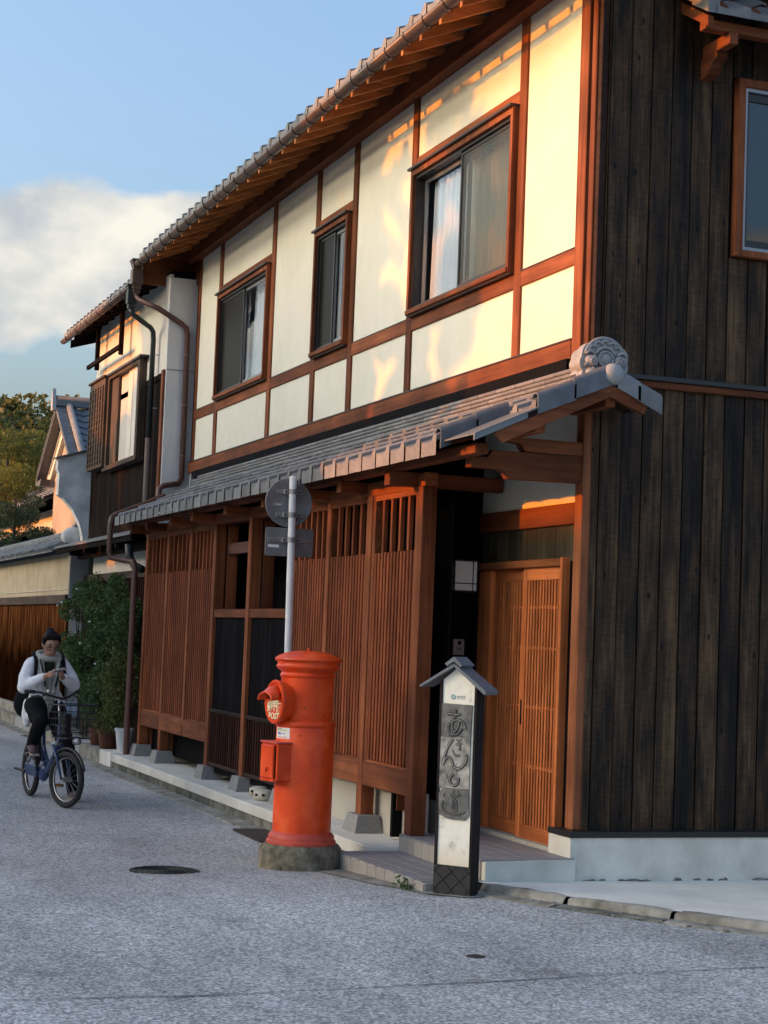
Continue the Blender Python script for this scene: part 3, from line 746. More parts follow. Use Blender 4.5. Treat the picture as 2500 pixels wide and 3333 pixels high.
hk = MB(); hk.tube([(0, -GR - .004, .012)] + [(0, -(GR + .004) * math.cos(math.pi * k / 8), -(GR + .004) * math.sin(math.pi * k / 8)) for k in range(9)] + [(0, GR + .006, .03)], .005, 5)
hk.tube([(0, .02, -.053), (.0, .02, -.085), (0, -.005, -.098), (0, -.03, -.085), (0, -.038, -.06)], .004, 5)
hme = hk.mesh('gutter_hook', smooth=True); hme.materials.append(METAL_DK)
x = -11.32 + .404 * 3 + .06
while x > -22.0:
    link('gutter_hook', hme, METAL_DK, GUT, loc=(x, GY, GZ), rot=(0, 0, random.uniform(-.1, .1))); x -= .404
x = -12.5
while x > -22:
    m = MB(); m.tube([(x, GY, GZ), (x + .05, GY, GZ)], .0, 3)
    half_gutter(x, x + .05, GY, GZ, GR + .003).build('gutter_joint', COPPER, GUT, smooth=True); x -= 1.83
# hopper and downpipe at the left end
hp = MB()
for (s, z0, z1) in ((.085, 6.40, 6.43), (.075, 6.37, 6.40), (.065, 6.335, 6.37), (.055, 6.30, 6.335), (.07, 6.10, 6.30), (.055, 6.04, 6.10), (.045, 6.0, 6.04)):
    hp.box(-22.08 - s, -22.08 + s, GY - s, GY + s, z0, z1, .004)
hp.build('rain_hopper', COPPER, H)
DP = MB(); DP.tube([(-22.08, 4.72, 6.0), (-22.08, 4.73, 5.95), (-22.02, 4.76, 5.90), (-21.80, 4.88, 5.80), (-21.775, 4.95, 5.77), (-21.775, 5.27, 5.60), (-21.775, 5.33, 5.55), (-21.775, 5.35, 5.45), (-21.775, 5.36, 3.62), (-21.80, 5.33, 3.55), (-21.70, 5.12, 3.50), (-21.68, 5.06, 3.46), (-21.68, 5.05, 3.34)], .036, 12)
DPo = DP.build('downpipe', PIPE_R, H, smooth=True, angle=60)
for z in (5.2, 4.55, 3.9):
    MB().tube([(-21.775, 5.36, z), (-21.72, 5.46, z)], .006, 6).tube([(-21.775 + .04 * math.cos(t), 5.36 + .04 * math.sin(t), z) for t in [i * .628 for i in range(10)]], .005, 5, closed=True).build('pipe_bracket', METAL_GR, DPo)

# ---- side wall: charred boards
bw = .1625
for lvl, (z0, z1) in enumerate(((.448, 3.50), (3.56, 7.0))):
    y = 5.50
    edges = [5.505 if lvl else 5.46] + [5.5225 + bw * k for k in range(20)]
    for k in range(len(edges) - 1):
        y0, y1 = edges[k] + .003, edges[k + 1] - .003
        if lvl and y0 > 6.50 and y0 < 8.3:
            zz = [(3.56, 4.46), (5.76, 7.0)]
        else: zz = [(z0, z1)]
        for za, zb in zz:
            d = random.uniform(-.003, .003); t = random.uniform(.002, .008)
            m = MB(); b0, b1 = XC - .03, XC
            pts = [(b0, y0), (b1 + d, y0), (b1 + d + t, y1 - .012), (b1 + d + t - .010, y1), (b0, y1)]
            m.prism(pts, 2, za, zb)
            m.build('board', BURNT, H)
MB().box(XC - .06, XC - .028, 5.50, 9, .43, 7.0).build('board_backing', BLACK, H)
MB().box(XC - .03, XC + .05, 5.46, 9, 3.525, 3.56, .004).build('side_flashing', METAL_DK, H)
MB().box(XC - .03, XC + .035, 5.46, 9, 3.475, 3.522, .004).build('side_batten', W_y, H)
MB().prism([(-10.86, 5.35), (-10.53, 5.35), (-10.53, 9.0), (-10.66, 9.0), (-10.66, 5.50), (-10.86, 5.50)], 2, -.05, .408).build('foundation', CONC_B, H)
MB().box(-10.862, -10.533, 5.346, 5.352, .1, .405).build('foundation_face', CONC_L, H)
MB().prism([(-10.87, 5.34), (-10.52, 5.34), (-10.52, 9.0), (-10.67, 9.0), (-10.67, 5.50), (-10.87, 5.50)], 2, .409, .447).build('foundation_flashing', FLASH, H)
# side window
Wd = MB().ring(6.517, 8.255, 4.47, 5.75, XC - .02, XC + .055, .055, tb=.045, axis=0).build('window', W_z, H)
MB().ring(6.573, 8.199, 4.516, 5.694, XC - .02, XC + .035, .027, axis=0).build('window_track', METAL_GR, Wd)
MB().ring(6.601, 8.171, 4.544, 5.666, XC - .015, XC + .012, .025, tb=.055, tt=.06, axis=0).build('sash', METAL_DK, Wd)
MB().box(XC - .004, XC, 6.62, 8.2, 4.59, 5.61).build('pane', GLASS, Wd)
m = MB(); vs = []
for i in range(61):
    yy = 6.60 + 1.6 * i / 60; xx = XC - .06 + .03 * math.sin(i * 1.1 + .6 * math.sin(i * .31)); vs += [(xx, yy, 4.5), (xx, yy, 5.62)]
m.add(vs, [(2 * i, 2 * i + 2, 2 * i + 3, 2 * i + 1) for i in range(60)]).build('curtain', CURTAIN, Wd, smooth=True)

# ---- small hood roof over the side window
HR = MB(); HR.prism([(XC, 6.30), (-10.22, 6.06), (-10.22, 6.085), (XC, 6.33)], 1, 6.10, 8.6)
HRo = HR.build('hood_roof', W_y, H)
hs = math.atan(.24 / .40)
for k in range(9):
    link('eave_tile', eave_up, TILE, HRo, loc=(-10.19, 6.10 + k * TW * .9, 6.085), rot=(hs - .05, 0, math.pi / 2), scale=(.9, 1, .85))
    link('pantile', pan_me, TILE, HRo, loc=(-10.42, 6.10 + k * TW * .9, 6.235), rot=(hs - .05, 0, math.pi / 2), scale=(.9, .8, .85))
vg = MB(); vg.prism([(XC, 6.37), (-10.42, 6.265), (-10.42, 6.24), (-10.20, 6.125), (-10.20, 6.03), (-10.42, 6.15), (-10.42, 6.17), (XC, 6.28)], 1, 6.03, 6.12)
vg.build('verge_tile', TILE, HRo)
MB().box(XC, XC + .08, 6.09, 8.6, 6.38, 6.48, .006).build('hood_ridge', TILE, HRo)
MB().prism([(XC, 6.24), (-10.24, 6.02), (-10.24, 5.945), (XC, 6.16)], 1, 6.055, 6.10).build('barge_board', W_y, HRo)
MB().box(-10.36, -10.28, 6.06, 8.6, 5.945, 6.015, .004).build('hood_purlin', W_y, HRo)
for yy in (6.24, 7.6):
    MB().box(XC, -10.26, yy, yy + .07, 5.86, 5.943, .004).build('bracket_arm', W_x, HRo)
    MB().prism([(XC, 5.85), (-10.42, 5.858), (-10.40, 5.82), (-10.47, 5.78), (-10.52, 5.72), (XC, 5.70)], 1, yy - .01, yy + .08).build('bracket', W_x, HRo)

# ---- lower roof
LE_Y, LE_Z, LS = 4.36, 2.985, .46
def lz(y): return LE_Z + (y - LE_Y) * LS
la = math.atan(LS)
D = MB(); D.prism([(LE_Y + .03, lz(LE_Y + .03) - .035), (5.46, lz(5.46) - .035), (5.46, lz(5.46) - .005), (LE_Y + .03, lz(LE_Y + .03) - .005)], 0, -21.0, -10.60)
D.v = [v if not (v[0] > -10.61 and v[1] > 5.4) else (v[0], 5.335, lz(5.335) - (.035 if v[2] < lz(5.46) - .02 else .005)) for v in D.v]
LR = D.build('lower_roof', W_dark_x, H)
eave_lo = pantile('eave_tile', TW - .005, .32, .098, pitch=.36)
yk = [4.345, 4.345 + .235, 4.345 + .47, 4.345 + .70]
XE = -10.08                                        # plane of the roof end; the two lower courses stop short of it
for k in range(4):
    x = (-10.665 if k < 2 else XE - .06) - TW
    nt_ = 0
    while x > -21.05:
        y = yk[k]; ev = k == 0 or (k == 2 and nt_ < 2)
        link('eave_tile' if ev else 'pantile', eave_lo if ev else pan_me, TILE, LR, loc=(x, y, lz(y) + (.028 if k else .034)), rot=(la - .07, random.uniform(-.01, .01), random.uniform(-.008, .008)))
        x -= TW; nt_ += 1
MB().prism([(LE_Y + .05, lz(LE_Y + .05) - .035), (5.335, lz(5.335) - .035), (5.335, lz(5.335) - .005), (LE_Y + .05, lz(LE_Y + .05) - .005)], 0, -10.60, XE - .02).build('roof_end_deck', W_dark_x, LR)
def verge(y0, y1, x, zoff=.058, r=.052):
    m = MB(); n = 8; vs = []; fs = []
    for y in (y0, y1):
        up_ = .012 if y == y0 else 0
        o_ = [(x + r * math.cos(math.pi * (1 - k / n)), lz(y) + zoff + up_ + .042 * math.sin(math.pi * k / n)) for k in range(n + 1)] + [(x + r, lz(y) + zoff - .105 + up_)]
        i_ = [(x + r - .012, lz(y) + zoff - .105 + up_)] + [(x + (r - .012) * math.cos(math.pi * k / n), lz(y) + zoff + up_ + .030 * math.sin(math.pi * k / n)) for k in range(n + 1)]
        vs += [(a_, y, b_) for a_, b_ in o_ + i_]
    q = 2 * (n + 2)
    for k in range(q): fs.append((k, (k + 1) % q, q + (k + 1) % q, q + k))
    for e_ in (0, q):
        for k in range(n + 1): fs.append((e_ + k, e_ + k + 1, e_ + q - 2 - k, e_ + q - 1 - k))
    return m.add(vs, fs)
for (a, b, xx) in ((4.335, 4.60, -10.64), (4.585, 4.82, -10.64), (4.79, 5.06, XE - .05), (5.045, 5.33, XE - .05)):
    verge(a, b, xx).build('verge_tile', TILE_D, LR, smooth=True, angle=50)
MB().prism([(4.36, lz(4.36) + .000), (4.84, lz(4.84) + .000), (4.84, lz(4.84) + .010), (4.36, lz(4.36) + .010)], 0, -10.585, XE).build('metal_apron', SHEET, LR)
MB().prism([(4.355, lz(4.355) - .035), (4.72, lz(4.72) - .035), (4.72, lz(4.72) - .001), (4.355, lz(4.355) - .001)], 0, XE - .018, XE + .002).build('apron_edge', SHEET, LR)
# barge boards of the roof end and the short back slope
MB().prism([(4.50, lz(4.50) - .04), (5.315, lz(5.315) - .04), (5.315, 3.305), (4.56, lz(4.50) - .10)], 0, XE - .05, XE - .015).build('barge_board', W_y, LR)
MB().prism([(5.316, lz(5.315) - .04), (5.60, 3.285), (5.565, 3.21), (5.316, 3.305)], 0, XE - .05, XE - .015).build('barge_board', W_y, LR)
MB().prism([(5.34, 3.42), (5.68, 3.30), (5.68, 3.275), (5.34, 3.39)], 0, -10.57, XE - .02).build('back_slope', W_dark_x, LR)
def bz(y): return 3.475 - (y - 5.34) * .46
for (a, b) in ((5.36, 5.53), (5.51, 5.69)):
    m = MB(); n = 8; vs = []; fs = []
    for y in (a, b):
        dn = .0 if y == a else .004
        o_ = [(XE - .05 - .052 * math.cos(math.pi * k / n), bz(y) + dn + .042 * math.sin(math.pi * k / n)) for k in range(n + 1)] + [(XE + .002, bz(y) - .10 + dn)]
        i_ = [(XE - .010, bz(y) - .10 + dn)] + [(XE - .05 + .040 * math.cos(math.pi * k / n), bz(y) + dn + .030 * math.sin(math.pi * k / n)) for k in range(n + 1)]
        vs += [(a_, y, b_) for a_, b_ in o_ + i_]
    q = 2 * (n + 2)
    for k in range(q): fs.append((k, (k + 1) % q, q + (k + 1) % q, q + k))
    for e_ in (0, q):
        for k in range(n + 1): fs.append((e_ + k, e_ + k + 1, e_ + q - 2 - k, e_ + q - 1 - k))
    m.add(vs, fs).build('verge_tile', TILE, LR, smooth=True, angle=45)
for j in range(2):
    link('pantile', pan_me, TILE, LR, loc=(-10.13, 5.67 - .17 * j, bz(5.67 - .17 * j) - .02), rot=(.42, 0, math.pi), scale=(1, .65, 1))
    link('pantile', pan_me, TILE, LR, loc=(-10.13 - TW, 5.67 - .17 * j, bz(5.67 - .17 * j) - .02), rot=(.42, 0, math.pi), scale=(.55, .65, 1))
MB().box(XC - .05, XE - .052, 5.30, 5.372, 3.245, 3.31, .004).build('purlin_end', W_x, LR)
MB().box(XC - .05, XE - .07, 4.80, 4.88, 3.04, 3.095, .004).build('purlin_end', W_x, LR)
MB().prism([(5.40, 2.968), (5.40, 3.06), (4.83, 3.06), (4.83, 3.035), (4.94, 3.02), (4.975, 2.968)], 0, -10.73, -10.635).build('purlin_bracket', W_y, LR)
# courses of ridge tile against the wall
for k in range(4):
    y0 = 5.25 + .03 * k; z0 = 3.425 + .042 * k
    x = -21.05 + .15 * (k % 2)
    while x < -10.45:
        x1 = min(x + .33, -10.36)
        MB().box(x, x1 - .003, y0, 5.42, z0, z0 + .028, .007).build('ridge_course_tile', TILE, LR); x += .33
MB().prism([(5.30, 3.40), (5.42, 3.40), (5.42, 3.60), (5.40, 3.60)], 0, -21.05, -10.36).build('ridge_mortar', TILE_D, LR)
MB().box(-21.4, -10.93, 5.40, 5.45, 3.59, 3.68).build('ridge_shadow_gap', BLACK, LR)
# ridge-end tile: cloud scrolls, ring and round cap
cy, cz, ox = 5.37, 3.57, -10.33
outl = []
for k in range(33):
    t = math.pi * (-.16 + 1.32 * k / 32); rr = .148 + .014 * abs(math.sin(3.2 * t))
    outl.append((cy + rr * 1.15 * math.cos(t), cz + rr * .95 * math.sin(t)))
outl += [(cy - .17, cz - .105), (cy - .10, cz - .13), (cy + .10, cz - .13), (cy + .16, cz - .105)]
ONo = MB().prism(outl, 0, ox - .05, ox + .03).build('ridge_end_tile', ONI, H, smooth=True, angle=40)
MB().prism([(cy + (a_ - cy) * .8 - .02, cz + (b_ - cz) * .8) for a_, b_ in outl], 0, ox - .16, ox - .045).build('ridge_end_back', ONI, ONo, smooth=True, angle=40)
def toro(cy_, cz_, r, rt, x, a0=0, a1=6.283, n=18, spiral=0, dx=0):
    pts_ = [(x + dx * k / n, cy_ + (r - spiral * k / n) * math.cos(a0 + (a1 - a0) * k / n), cz_ + (r - spiral * k / n) * math.sin(a0 + (a1 - a0) * k / n)) for k in range(n + 1)]
    return MB().tube(pts_, rt if not spiral else [rt * (1 - .5 * k / n) for k in range(n + 1)], 8)
MB().lathe([(0, .012), (.030, .010), (.042, .0), (.042, -.03)], (ox + .045, cy + .003, cz + .012), 20, ((0, 1, 0), (0, 0, 1), (1, 0, 0))).build('scroll_boss', ONI, ONo, smooth=True, angle=40)
toro(cy + .003, cz + .012, .052, .010, ox + .045).build('scroll_ring', ONI, ONo, smooth=True)
for sy, sz_, r0, w0 in ((-.098, -.006, .040, 1.3), (.112, -.002, .040, 1.3), (-.105, -.085, .034, 1.1)):
    sg = -1 if sy < 0 else 1
    MB().ball((ox + .025, cy + sy, cz + sz_), (.045, r0 * w0, r0 * 1.25)).build('scroll_lobe', ONI, ONo, smooth=True)
    toro(cy + sy, cz + sz_, .030, .0085, ox + .062, 1.57, 1.57 + sg * 10.5, 30, .026, .012).build('scroll_curl', ONI, ONo, smooth=True)
    toro(cy + sy * 1.12, cz + sz_ + .03, .034, .011, ox + .045, 0.4, 2.8, 12).build('scroll_curl', ONI, ONo, smooth=True)
for k in range(5):                                  # small flame-like tufts round the crown
    t = R(35 + 27.5 * k); toro(cy + .112 * math.cos(t), cz + .02 + .092 * math.sin(t), .026, .010, ox + .035, t - 1.7, t + 1.7, 10).build('scroll_tuft', ONI, ONo, smooth=True)
toro(cy, cz + .005, .150, .012, ox + .03, .25, 2.9, 22).build('scroll_rim', ONI, ONo, smooth=True)
toro(cy, cz + .012, .078, .010, ox + .042, .45, 2.7, 16).build('scroll_rim', ONI, ONo, smooth=True)
MB().lathe([(0, .030), (.030, .026), (.055, .014), (.070, -.006), (.074, -.03), (.070, -.045), (.070, -.24)], (XE + .005, 5.335, 3.455), 28, ((0, 1, 0), (0, 0, 1), (1, 0, 0))).build('ridge_cap', ONI, H, smooth=True, angle=60)
# eave beam, arms and soffit of the lower roof
MB().box(-21.0, -10.40, 4.50, 4.60, 2.905, 2.975, .005).build('eave_beam', W_x, H)
for xx in (-20.66, -19.83, -18.70, -17.75, -16.46, -15.20, -14.05, -13.10, -12.02):
    MB().box(xx, xx + .10, 4.485, 5.40, 2.80 if xx > -12.5 else 2.815, 2.904, .004).build('arm_beam', W_y, H)
MB().box(-20.8, -11.79, 4.715, 4.82, 2.785, 2.90, .004).build('lattice_head_beam', W_x, H)
MB().prism([(4.58, 2.91), (4.58, 2.84), (4.80, 2.84), (4.835, 2.825), (4.86, 2.78), (5.40, 2.785), (5.40, 2.965), (4.74, 2.962), (4.70, 2.91)], 0, -10.735, -10.64).build('bracket_beam', W_y, H)

# ---- street front: posts, lattices, panels
YL = 4.70
def upright(x0, x1, z0, z1, y0=YL, y1=YL + .11, name='post', mt=None): return MB().box(x0, x1, y0, y1, z0, z1, .004).build(name, mt or W_z, H)
def padstone(x0, x1, zt=.315, y0=4.66):
    m = MB(); e_ = .035; y1 = y0 + .17
    vs = [(x0 - e_, y0 - .035, .17), (x1 + e_, y0 - .035, .17), (x1 + e_, y1 + .035, .17), (x0 - e_, y1 + .035, .17), (x0, y0, zt), (x1, y0, zt), (x1, y1, zt), (x0, y1, zt)]
    m.add(vs, [(0, 1, 5, 4), (1, 2, 6, 5), (2, 3, 7, 6), (3, 0, 4, 7), (4, 5, 6, 7)]).build('base_stone', GRANITE, H)
upright(-20.69, -20.58, .314, 2.79); padstone(-20.74, -20.52)
upright(-19.63, -19.54, .314, 2.79); padstone(-19.70, -19.46)
upright(-17.587, -17.48, .314, 2.79); padstone(-17.66, -17.42)
upright(-16.287, -16.18, .314, 2.79); padstone(-16.36, -16.12)
upright(-14.96, -14.86, .314, 2.79); padstone(-15.02, -14.80)
upright(-12.961, -12.845, .314, 2.79); padstone(-13.03, -12.78)
upright(-11.915, -11.785, .275, 2.80, YL, YL + .115, 'entrance_post', W_z)
for (a, b) in ((-20.69, -20.58), (-19.63, -19.54), (-17.587, -17.48), (-16.287, -16.18)):   # inner posts behind
    MB().box(a + .02, b, YL + .13, YL + .24, .30, 2.79, .004).build('inner_post', W_z, H)
slat_me = {}
def slat(z0, z1, wd, dp, mt, name='slat'):
    k = (round(z0, 3), round(z1, 3), wd, dp, mt.name)
    if k not in slat_me:
        me = MB().box(0, wd, 0, dp, z0, z1, .003).mesh(name); me.materials.append(mt); slat_me[k] = me
    return slat_me[k]
def lattice(x0, x1, n, coarse):
    P = MB().ring(x0 + .001, x1 - .001, .724, 2.784, YL + .012, YL + .075, .012, tb=.02, tt=.04)
    Po = P.build('lattice_panel', W_x, H)
    wd = .038; pitch = (x1 - x0) / n
    for i in range(n):
        link('slat', slat(.745, 2.337, wd, .026, W_slat), W_slat, Po, loc=(x0 + pitch * (i + .5) - wd / 2, YL + .014, 0))
    for i in range(coarse):
        xx = x0 + (x1 - x0) * (i + 1) / (coarse + 1)
        link('slat', slat(2.337, 2.745, .036, .035, W_slat), W_slat, Po, loc=(xx - .018, YL + .014, 0))
    for z in (1.16, 1.62, 2.10):
        MB().box(x0, x1, YL + .05, YL + .065, z, z + .022).build('lattice_rail', W_x, Po)
    MB().box(x0, x1, YL + .13, YL + .137, .75, 2.78).build('lattice_glass', GLASS_L, Po)
    MB().box(x0 - .03, x1 + .03, YL - .002, YL + .085, .545, .722, .005).build('apron_board', W_x, Po)
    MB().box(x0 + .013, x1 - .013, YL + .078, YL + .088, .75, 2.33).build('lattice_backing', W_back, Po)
    MB().box(x0, x1, YL + .30, YL + .31, .5, 2.79).build('dark_room_sheet', CLOTHBLK, Po)  # black sheet put in for the unlit room behind the lattice
    return Po
lattice(-20.58, -19.63, 11, 4); lattice(-19.54, -18.59, 11, 4); lattice(-18.50, -17.587, 11, 5)
upright(-18.59, -18.50, .66, 2.79, YL, YL + .06, 'stile')
lattice(-14.86, -13.934, 14, 5); lattice(-13.85, -12.961, 13, 4); lattice(-12.80, -11.915, 13, 4)
upright(-13.934, -13.85, .66, 2.79, YL, YL + .06, 'stile')
upright(-12.845, -12.80, .66, 2.79, YL + .01, YL + .06, 'stile')
# open bays with panels and skirts
for (a, b) in ((-17.48, -16.287), (-16.18, -14.96)):
    MB().box(a, b, YL + .01, YL + .075, 1.826, 1.911, .004).build('mid_rail', W_x, H)
    MB().box(a - .02, b + .02, YL + .125, YL + .20, 2.478, 2.59, .004).build('cross_beam', wood('mauve_brown_beam', (.10, .045, .035), (.17, .08, .062), 'x'), H)
    n = 9; pw = (b - a) / n
    for i in range(n):
        MB().box(a + i * pw + .001, a + (i + 1) * pw - .001, YL + .035, YL + .055, .90, 1.826, .003).build('panel_board', W_dark, H)
    MB().box(a, b, YL + .01, YL + .07, .865, .90, .003).build('skirt_rail', W_dark_x, H)
    SKo = MB().box(a, b, YL + .01, YL + .06, .325, .36, .003).build('skirt_frame', W_dark_x, H)
    n = 15; pw = (b - a) / n
    for i in range(n):
        link('slat', slat(.36, .865, .038, .022, W_skirt), W_skirt, SKo, loc=(a + (i + .5) * pw - .019, YL + .015, 0))
    MB().box(a, b, YL + .07, YL + .08, .25, .88).build('skirt_backing', BLACK, H)
    n = 8; pw = (b - a + .3) / n
    for i in range(n):
        MB().box(a - .15 + i * pw + .001, a - .15 + (i + 1) * pw - .001, 5.25, 5.28, .2, 2.9, .003).build('recess_board', W_dark, H)
MB().box(-21.6, -12.38, 5.30, 5.72, 0, 3.3).build('front_wall_core', BLACK, H)
MB().box(-20.65, -17.6, YL + .16, YL + .19, .26, .55).build('understorey_board', W_dark, H)
MB().box(-14.9, -11.92, YL + .16, YL + .19, .17, .56).build('mortar_plinth', CREAMFDN, H)
MB().box(-12.335, -11.93, 5.0, 5.05, .27, .56).build('mortar_plinth', CREAMFDN, H)
# entrance recess: dark return wall, plaster, lintel, siding
n = 7
for i in range(n):
    ya = 4.80 + i * .09
    MB().box(-12.36, -12.335 + random.uniform(-.001, .001), ya, ya + .088, .56, 3.0, .003).build('return_wall_board', W_dark, H)
MB().box(-12.40, -12.36, 4.78, 5.45, .2, 3.2).build('return_wall_core', BLACK, H)
MB().box(-12.345, -12.32, 4.80, 5.40, .40, .56, .003).build('return_wall_rail', W_y, H)
MB().box(-12.335, -10.735, 5.42, 5.5, 2.655, 3.34).build('plaster_panel', PLASTER, H)
MB().box(-12.335, -10.735, 5.40, 5.5, 2.512, 2.66, .005).build('lintel', wood('warm_lintel', (.16, .045, .02), (.27, .085, .036), 'x'), H)
n = 10; pw = (-10.735 + 12.335) / n
for i in range(n):
    MB().box(-12.335 + i * pw + .001, -12.335 + (i + 1) * pw - .001, 5.43, 5.47, 2.26, 2.512, .003).build('siding_board', W_olive, H)
MB().box(-10.845, -10.735, 5.43, 5.47, .447, 2.26, .003).build('siding_board', W_dark, H)
MB().box(-10.735, -10.622, 5.40, 5.50, .449, 3.42, .005).build('corner_post', wood('corner_timber', (.17, .055, .025), (.34, .125, .055), 'z'), H)
MB().box(-12.335, -10.84, 5.42, 5.7, 0, .30).build('sill_core', CONC, H)
# ---- double sliding lattice door
DFo = MB().box(-10.868, -10.832, 5.37, 5.5, .31, 2.285, .004).build('door_frame', W_door, H)
MB().box(-12.335, -12.10, 5.41, 5.5, .30, 2.224, .004).build('door_jamb', W_door, DFo)
MB().box(-12.335, -10.869, 5.37, 5.5, 2.226, 2.28, .004).build('door_head', wood('door_head_timber', (.22, .07, .025), (.38, .13, .045), 'x'), DFo)
MB().box(-12.335, -10.87, 5.365, 5.42, .235, .302, .003).build('door_sill', GRAVELSILL, DFo)
W_doorx = wood('orange_cypress_rail', (.34, .090, .028), (.56, .17, .052), 'x', var=.15)
def leaf(x0, x1, y, n):
    L_ = MB().ring(x0, x1, .305, 2.225, y, y + .032, .07, tb=.095, tt=.09).build('door', W_door, H)
    MB().box(x0 + .071, x1 - .071, y - .002, y + .01, 2.137, 2.223, .002).build('top_rail', W_doorx, L_)
    MB().box(x0 + .071, x1 - .071, y - .002, y + .01, .307, .398, .002).build('bottom_rail', W_doorx, L_)
    sp = (x1 - x0 - .14) / n
    for i in range(n):
        link('slat', slat(.40, 2.135, .022, .022, W_door), W_door, L_, loc=(x0 + .07 + sp * (i + .5) - .011, y + .002, 0))
    for z in (.80, 1.22, 1.64, 1.93):
        MB().box(x0 + .071, x1 - .071, y + .008, y + .026, z, z + .024, .002).build('lattice_rail', W_doorx, L_)
    MB().box(x0 + .06, x1 - .06, y + .034, y + .040, .39, 2.14).build('door_backing', wood('dark_door_backing', (.018, .008, .005), (.04, .018, .01), 'z'), L_)  # dark opaque sheet put in to darken the gaps between slats
    return L_
leaf(-12.10, -11.43, 5.445, 11)
l2 = leaf(-11.525, -10.87, 5.405, 11)
MB().box(-11.507, -11.482, 5.402, 5.408, 1.10, 1.28, .001).build('pull_handle', BLACK, l2)

# ------------------------------------------------------------------ neighbouring old house
NH = thing('old_townhouse', (-24, 5.2, 0), 'older neighbouring townhouse with cream upper wall, dark boards and projecting shutter box', 'house')
NY = 5.11
MB().box(-26.45, -21.88, NY + .03, 10, 0, 6.3).build('inner_core', BLACK, NH)
for i in range(5):
    x0 = -26.46 + i * .918
    MB().box(x0 + .003, x0 + .915, NY, NY + .05, 4.985, 6.25, .003).build('siding_panel', PLASTER_N, NH)
MB().box(-21.87, -21.83, NY, 5.9, 2.2, 6.2).build('side_wall', PLASTER_G, NH)
MB().box(-21.835, -21.822, NY, 5.5, 5.0, 5.012).build('side_joint', METAL_GR, NH)
n = 36
for i in range(n):
    x0 = -26.46 + i * (26.46 - 21.98) / n
    MB().box(x0 + .001, x0 + (26.46 - 21.98) / n - .001, NY + random.uniform(-.003, .003), NY + .04, 2.96, 4.90, .002).build('wall_board', W_ndark, NH)
MB().box(-26.47, -21.95, NY - .02, NY + .04, 4.90, 4.985, .004).build('wall_rail', W_ndark, NH)
MB().box(-21.98, -21.87, NY - .03, NY + .06, 2.9, 5.01, .004).build('corner_strip', W_z, NH)
# shutter box and window
SB = MB().box(-26.15, -25.05, NY - .14, NY, 4.0, 5.30, .005).build('shutter_box', W_old, NH)
for i in range(6):
    MB().box(-26.10 + i * .185, -26.10 + i * .185 + .045, NY - .155, NY - .14, 4.05, 5.2).build('shutter_slat', W_old, SB)
for j in range(13):
    MB().box(-26.12, -25.10, NY - .148, NY - .14, 4.08 + j * .088, 4.08 + j * .088 + .028).build('shutter_bar', W_old_x, SB)
MB().box(-26.18, -25.02, NY - .17, NY, 5.30, 5.33, .003).build('shutter_cap', W_old_x, SB)
WN = MB().ring(-25.04, -22.96, 3.96, 5.30, NY - .10, NY + .02, .10, tr=.12, tb=.04, tt=.05).build('window', W_old, NH)
MB().box(-24.9, -24.45, NY - .06, NY + .01, 4.0, 5.25).build('shutter_edge', W_old, WN)
MB().box(-24.45, -23.85, NY - .02, NY - .01, 4.0, 5.25).build('screen_panel', SHOJI, WN)
MB().box(-23.87, -23.09, NY - .045, NY - .035, 4.0, 5.25).build('screen_panel', PLASTER_N, WN)
MB().box(-23.6, -23.56, NY - .05, NY - .046, 4.0, 5.25).build('screen_stile', SHOJI, WN)
MB().box(-25.05, -22.85, NY - .13, NY, 5.30, 5.335, .003).build('window_cap', METAL_DK, WN)
MB().box(-25.05, -22.85, NY - .13, NY, 3.92, 3.96, .003).build('sill', W_old_x, WN)
# hanging pole frame under the eave
for xx in (-25.83, -24.14):
    MB().box(xx, xx + .07, NY - .16, NY - .10, 5.50, 6.25, .003).build('pole_hanger', W_ndark, NH)
MB().box(-26.2, -23.85, NY - .21, NY - .165, 5.55, 5.61, .003).build('hanging_pole', W_ndark, NH)
# upper roof
NE_Y, NE_Z = 4.72, 6.13
NR = MB().prism([(NE_Y, NE_Z), (9, NE_Z + 4.28 * .42), (9, NE_Z + 4.28 * .42 + .05), (NE_Y, NE_Z + .05)], 0, -27.0, -22.1).build('upper_roof', W_ndark, NH)
x = -27.0
while x < -22.3:
    link('eave_tile', eave_up, TILE, NR, loc=(x, NE_Y - .04, NE_Z + .075), rot=(.34, 0, random.uniform(-.01, .01)), scale=(.93, 1, .9)); x += TW * .93
MB().prism([(4.78, 6.10), (5.3, 6.32), (5.3, 6.14), (4.78, 5.98)], 0, -26.98, -26.92).build('verge_board', W_ndark, NR)
x = -26.7
while x < -22.2:
    MB().prism([(4.78, 6.06), (5.3, 6.28), (5.3, 6.36), (4.78, 6.13)], 0, x, x + .06).build('rafter', W_ndark, NR); x += .45
NG = half_gutter(-27.05, -22.15, 4.68, 6.09, .05).build('gutter', COPPER, NR, smooth=True)
x = -26.6
while x < -22.2:
    link('gutter_hook', hme, METAL_DK, NG, loc=(x, 4.68, 6.09), scale=(1, .9, .9), rot=(0, 0, .05)); x += .8
hp = MB()
for (s_, z0, z1) in ((.075, 6.08, 6.11), (.065, 6.05, 6.08), (.055, 6.02, 6.05), (.06, 5.86, 6.02), (.045, 5.80, 5.86)):
    hp.box(-22.15 - s_, -22.15 + s_, 4.68 - s_, 4.68 + s_, z0, z1, .003)
hp.build('rain_hopper', PIPE_D, NH)
MB().tube([(-22.15, 4.68, 5.80), (-22.15, 4.70, 5.74), (-22.18, 4.80, 5.68), (-22.28, 4.98, 5.60), (-22.30, 5.02, 5.55), (-22.31, 5.03, 5.45), (-22.31, 5.03, 4.15)], .034, 10).build('downpipe', PIPE_D, NH, smooth=True)
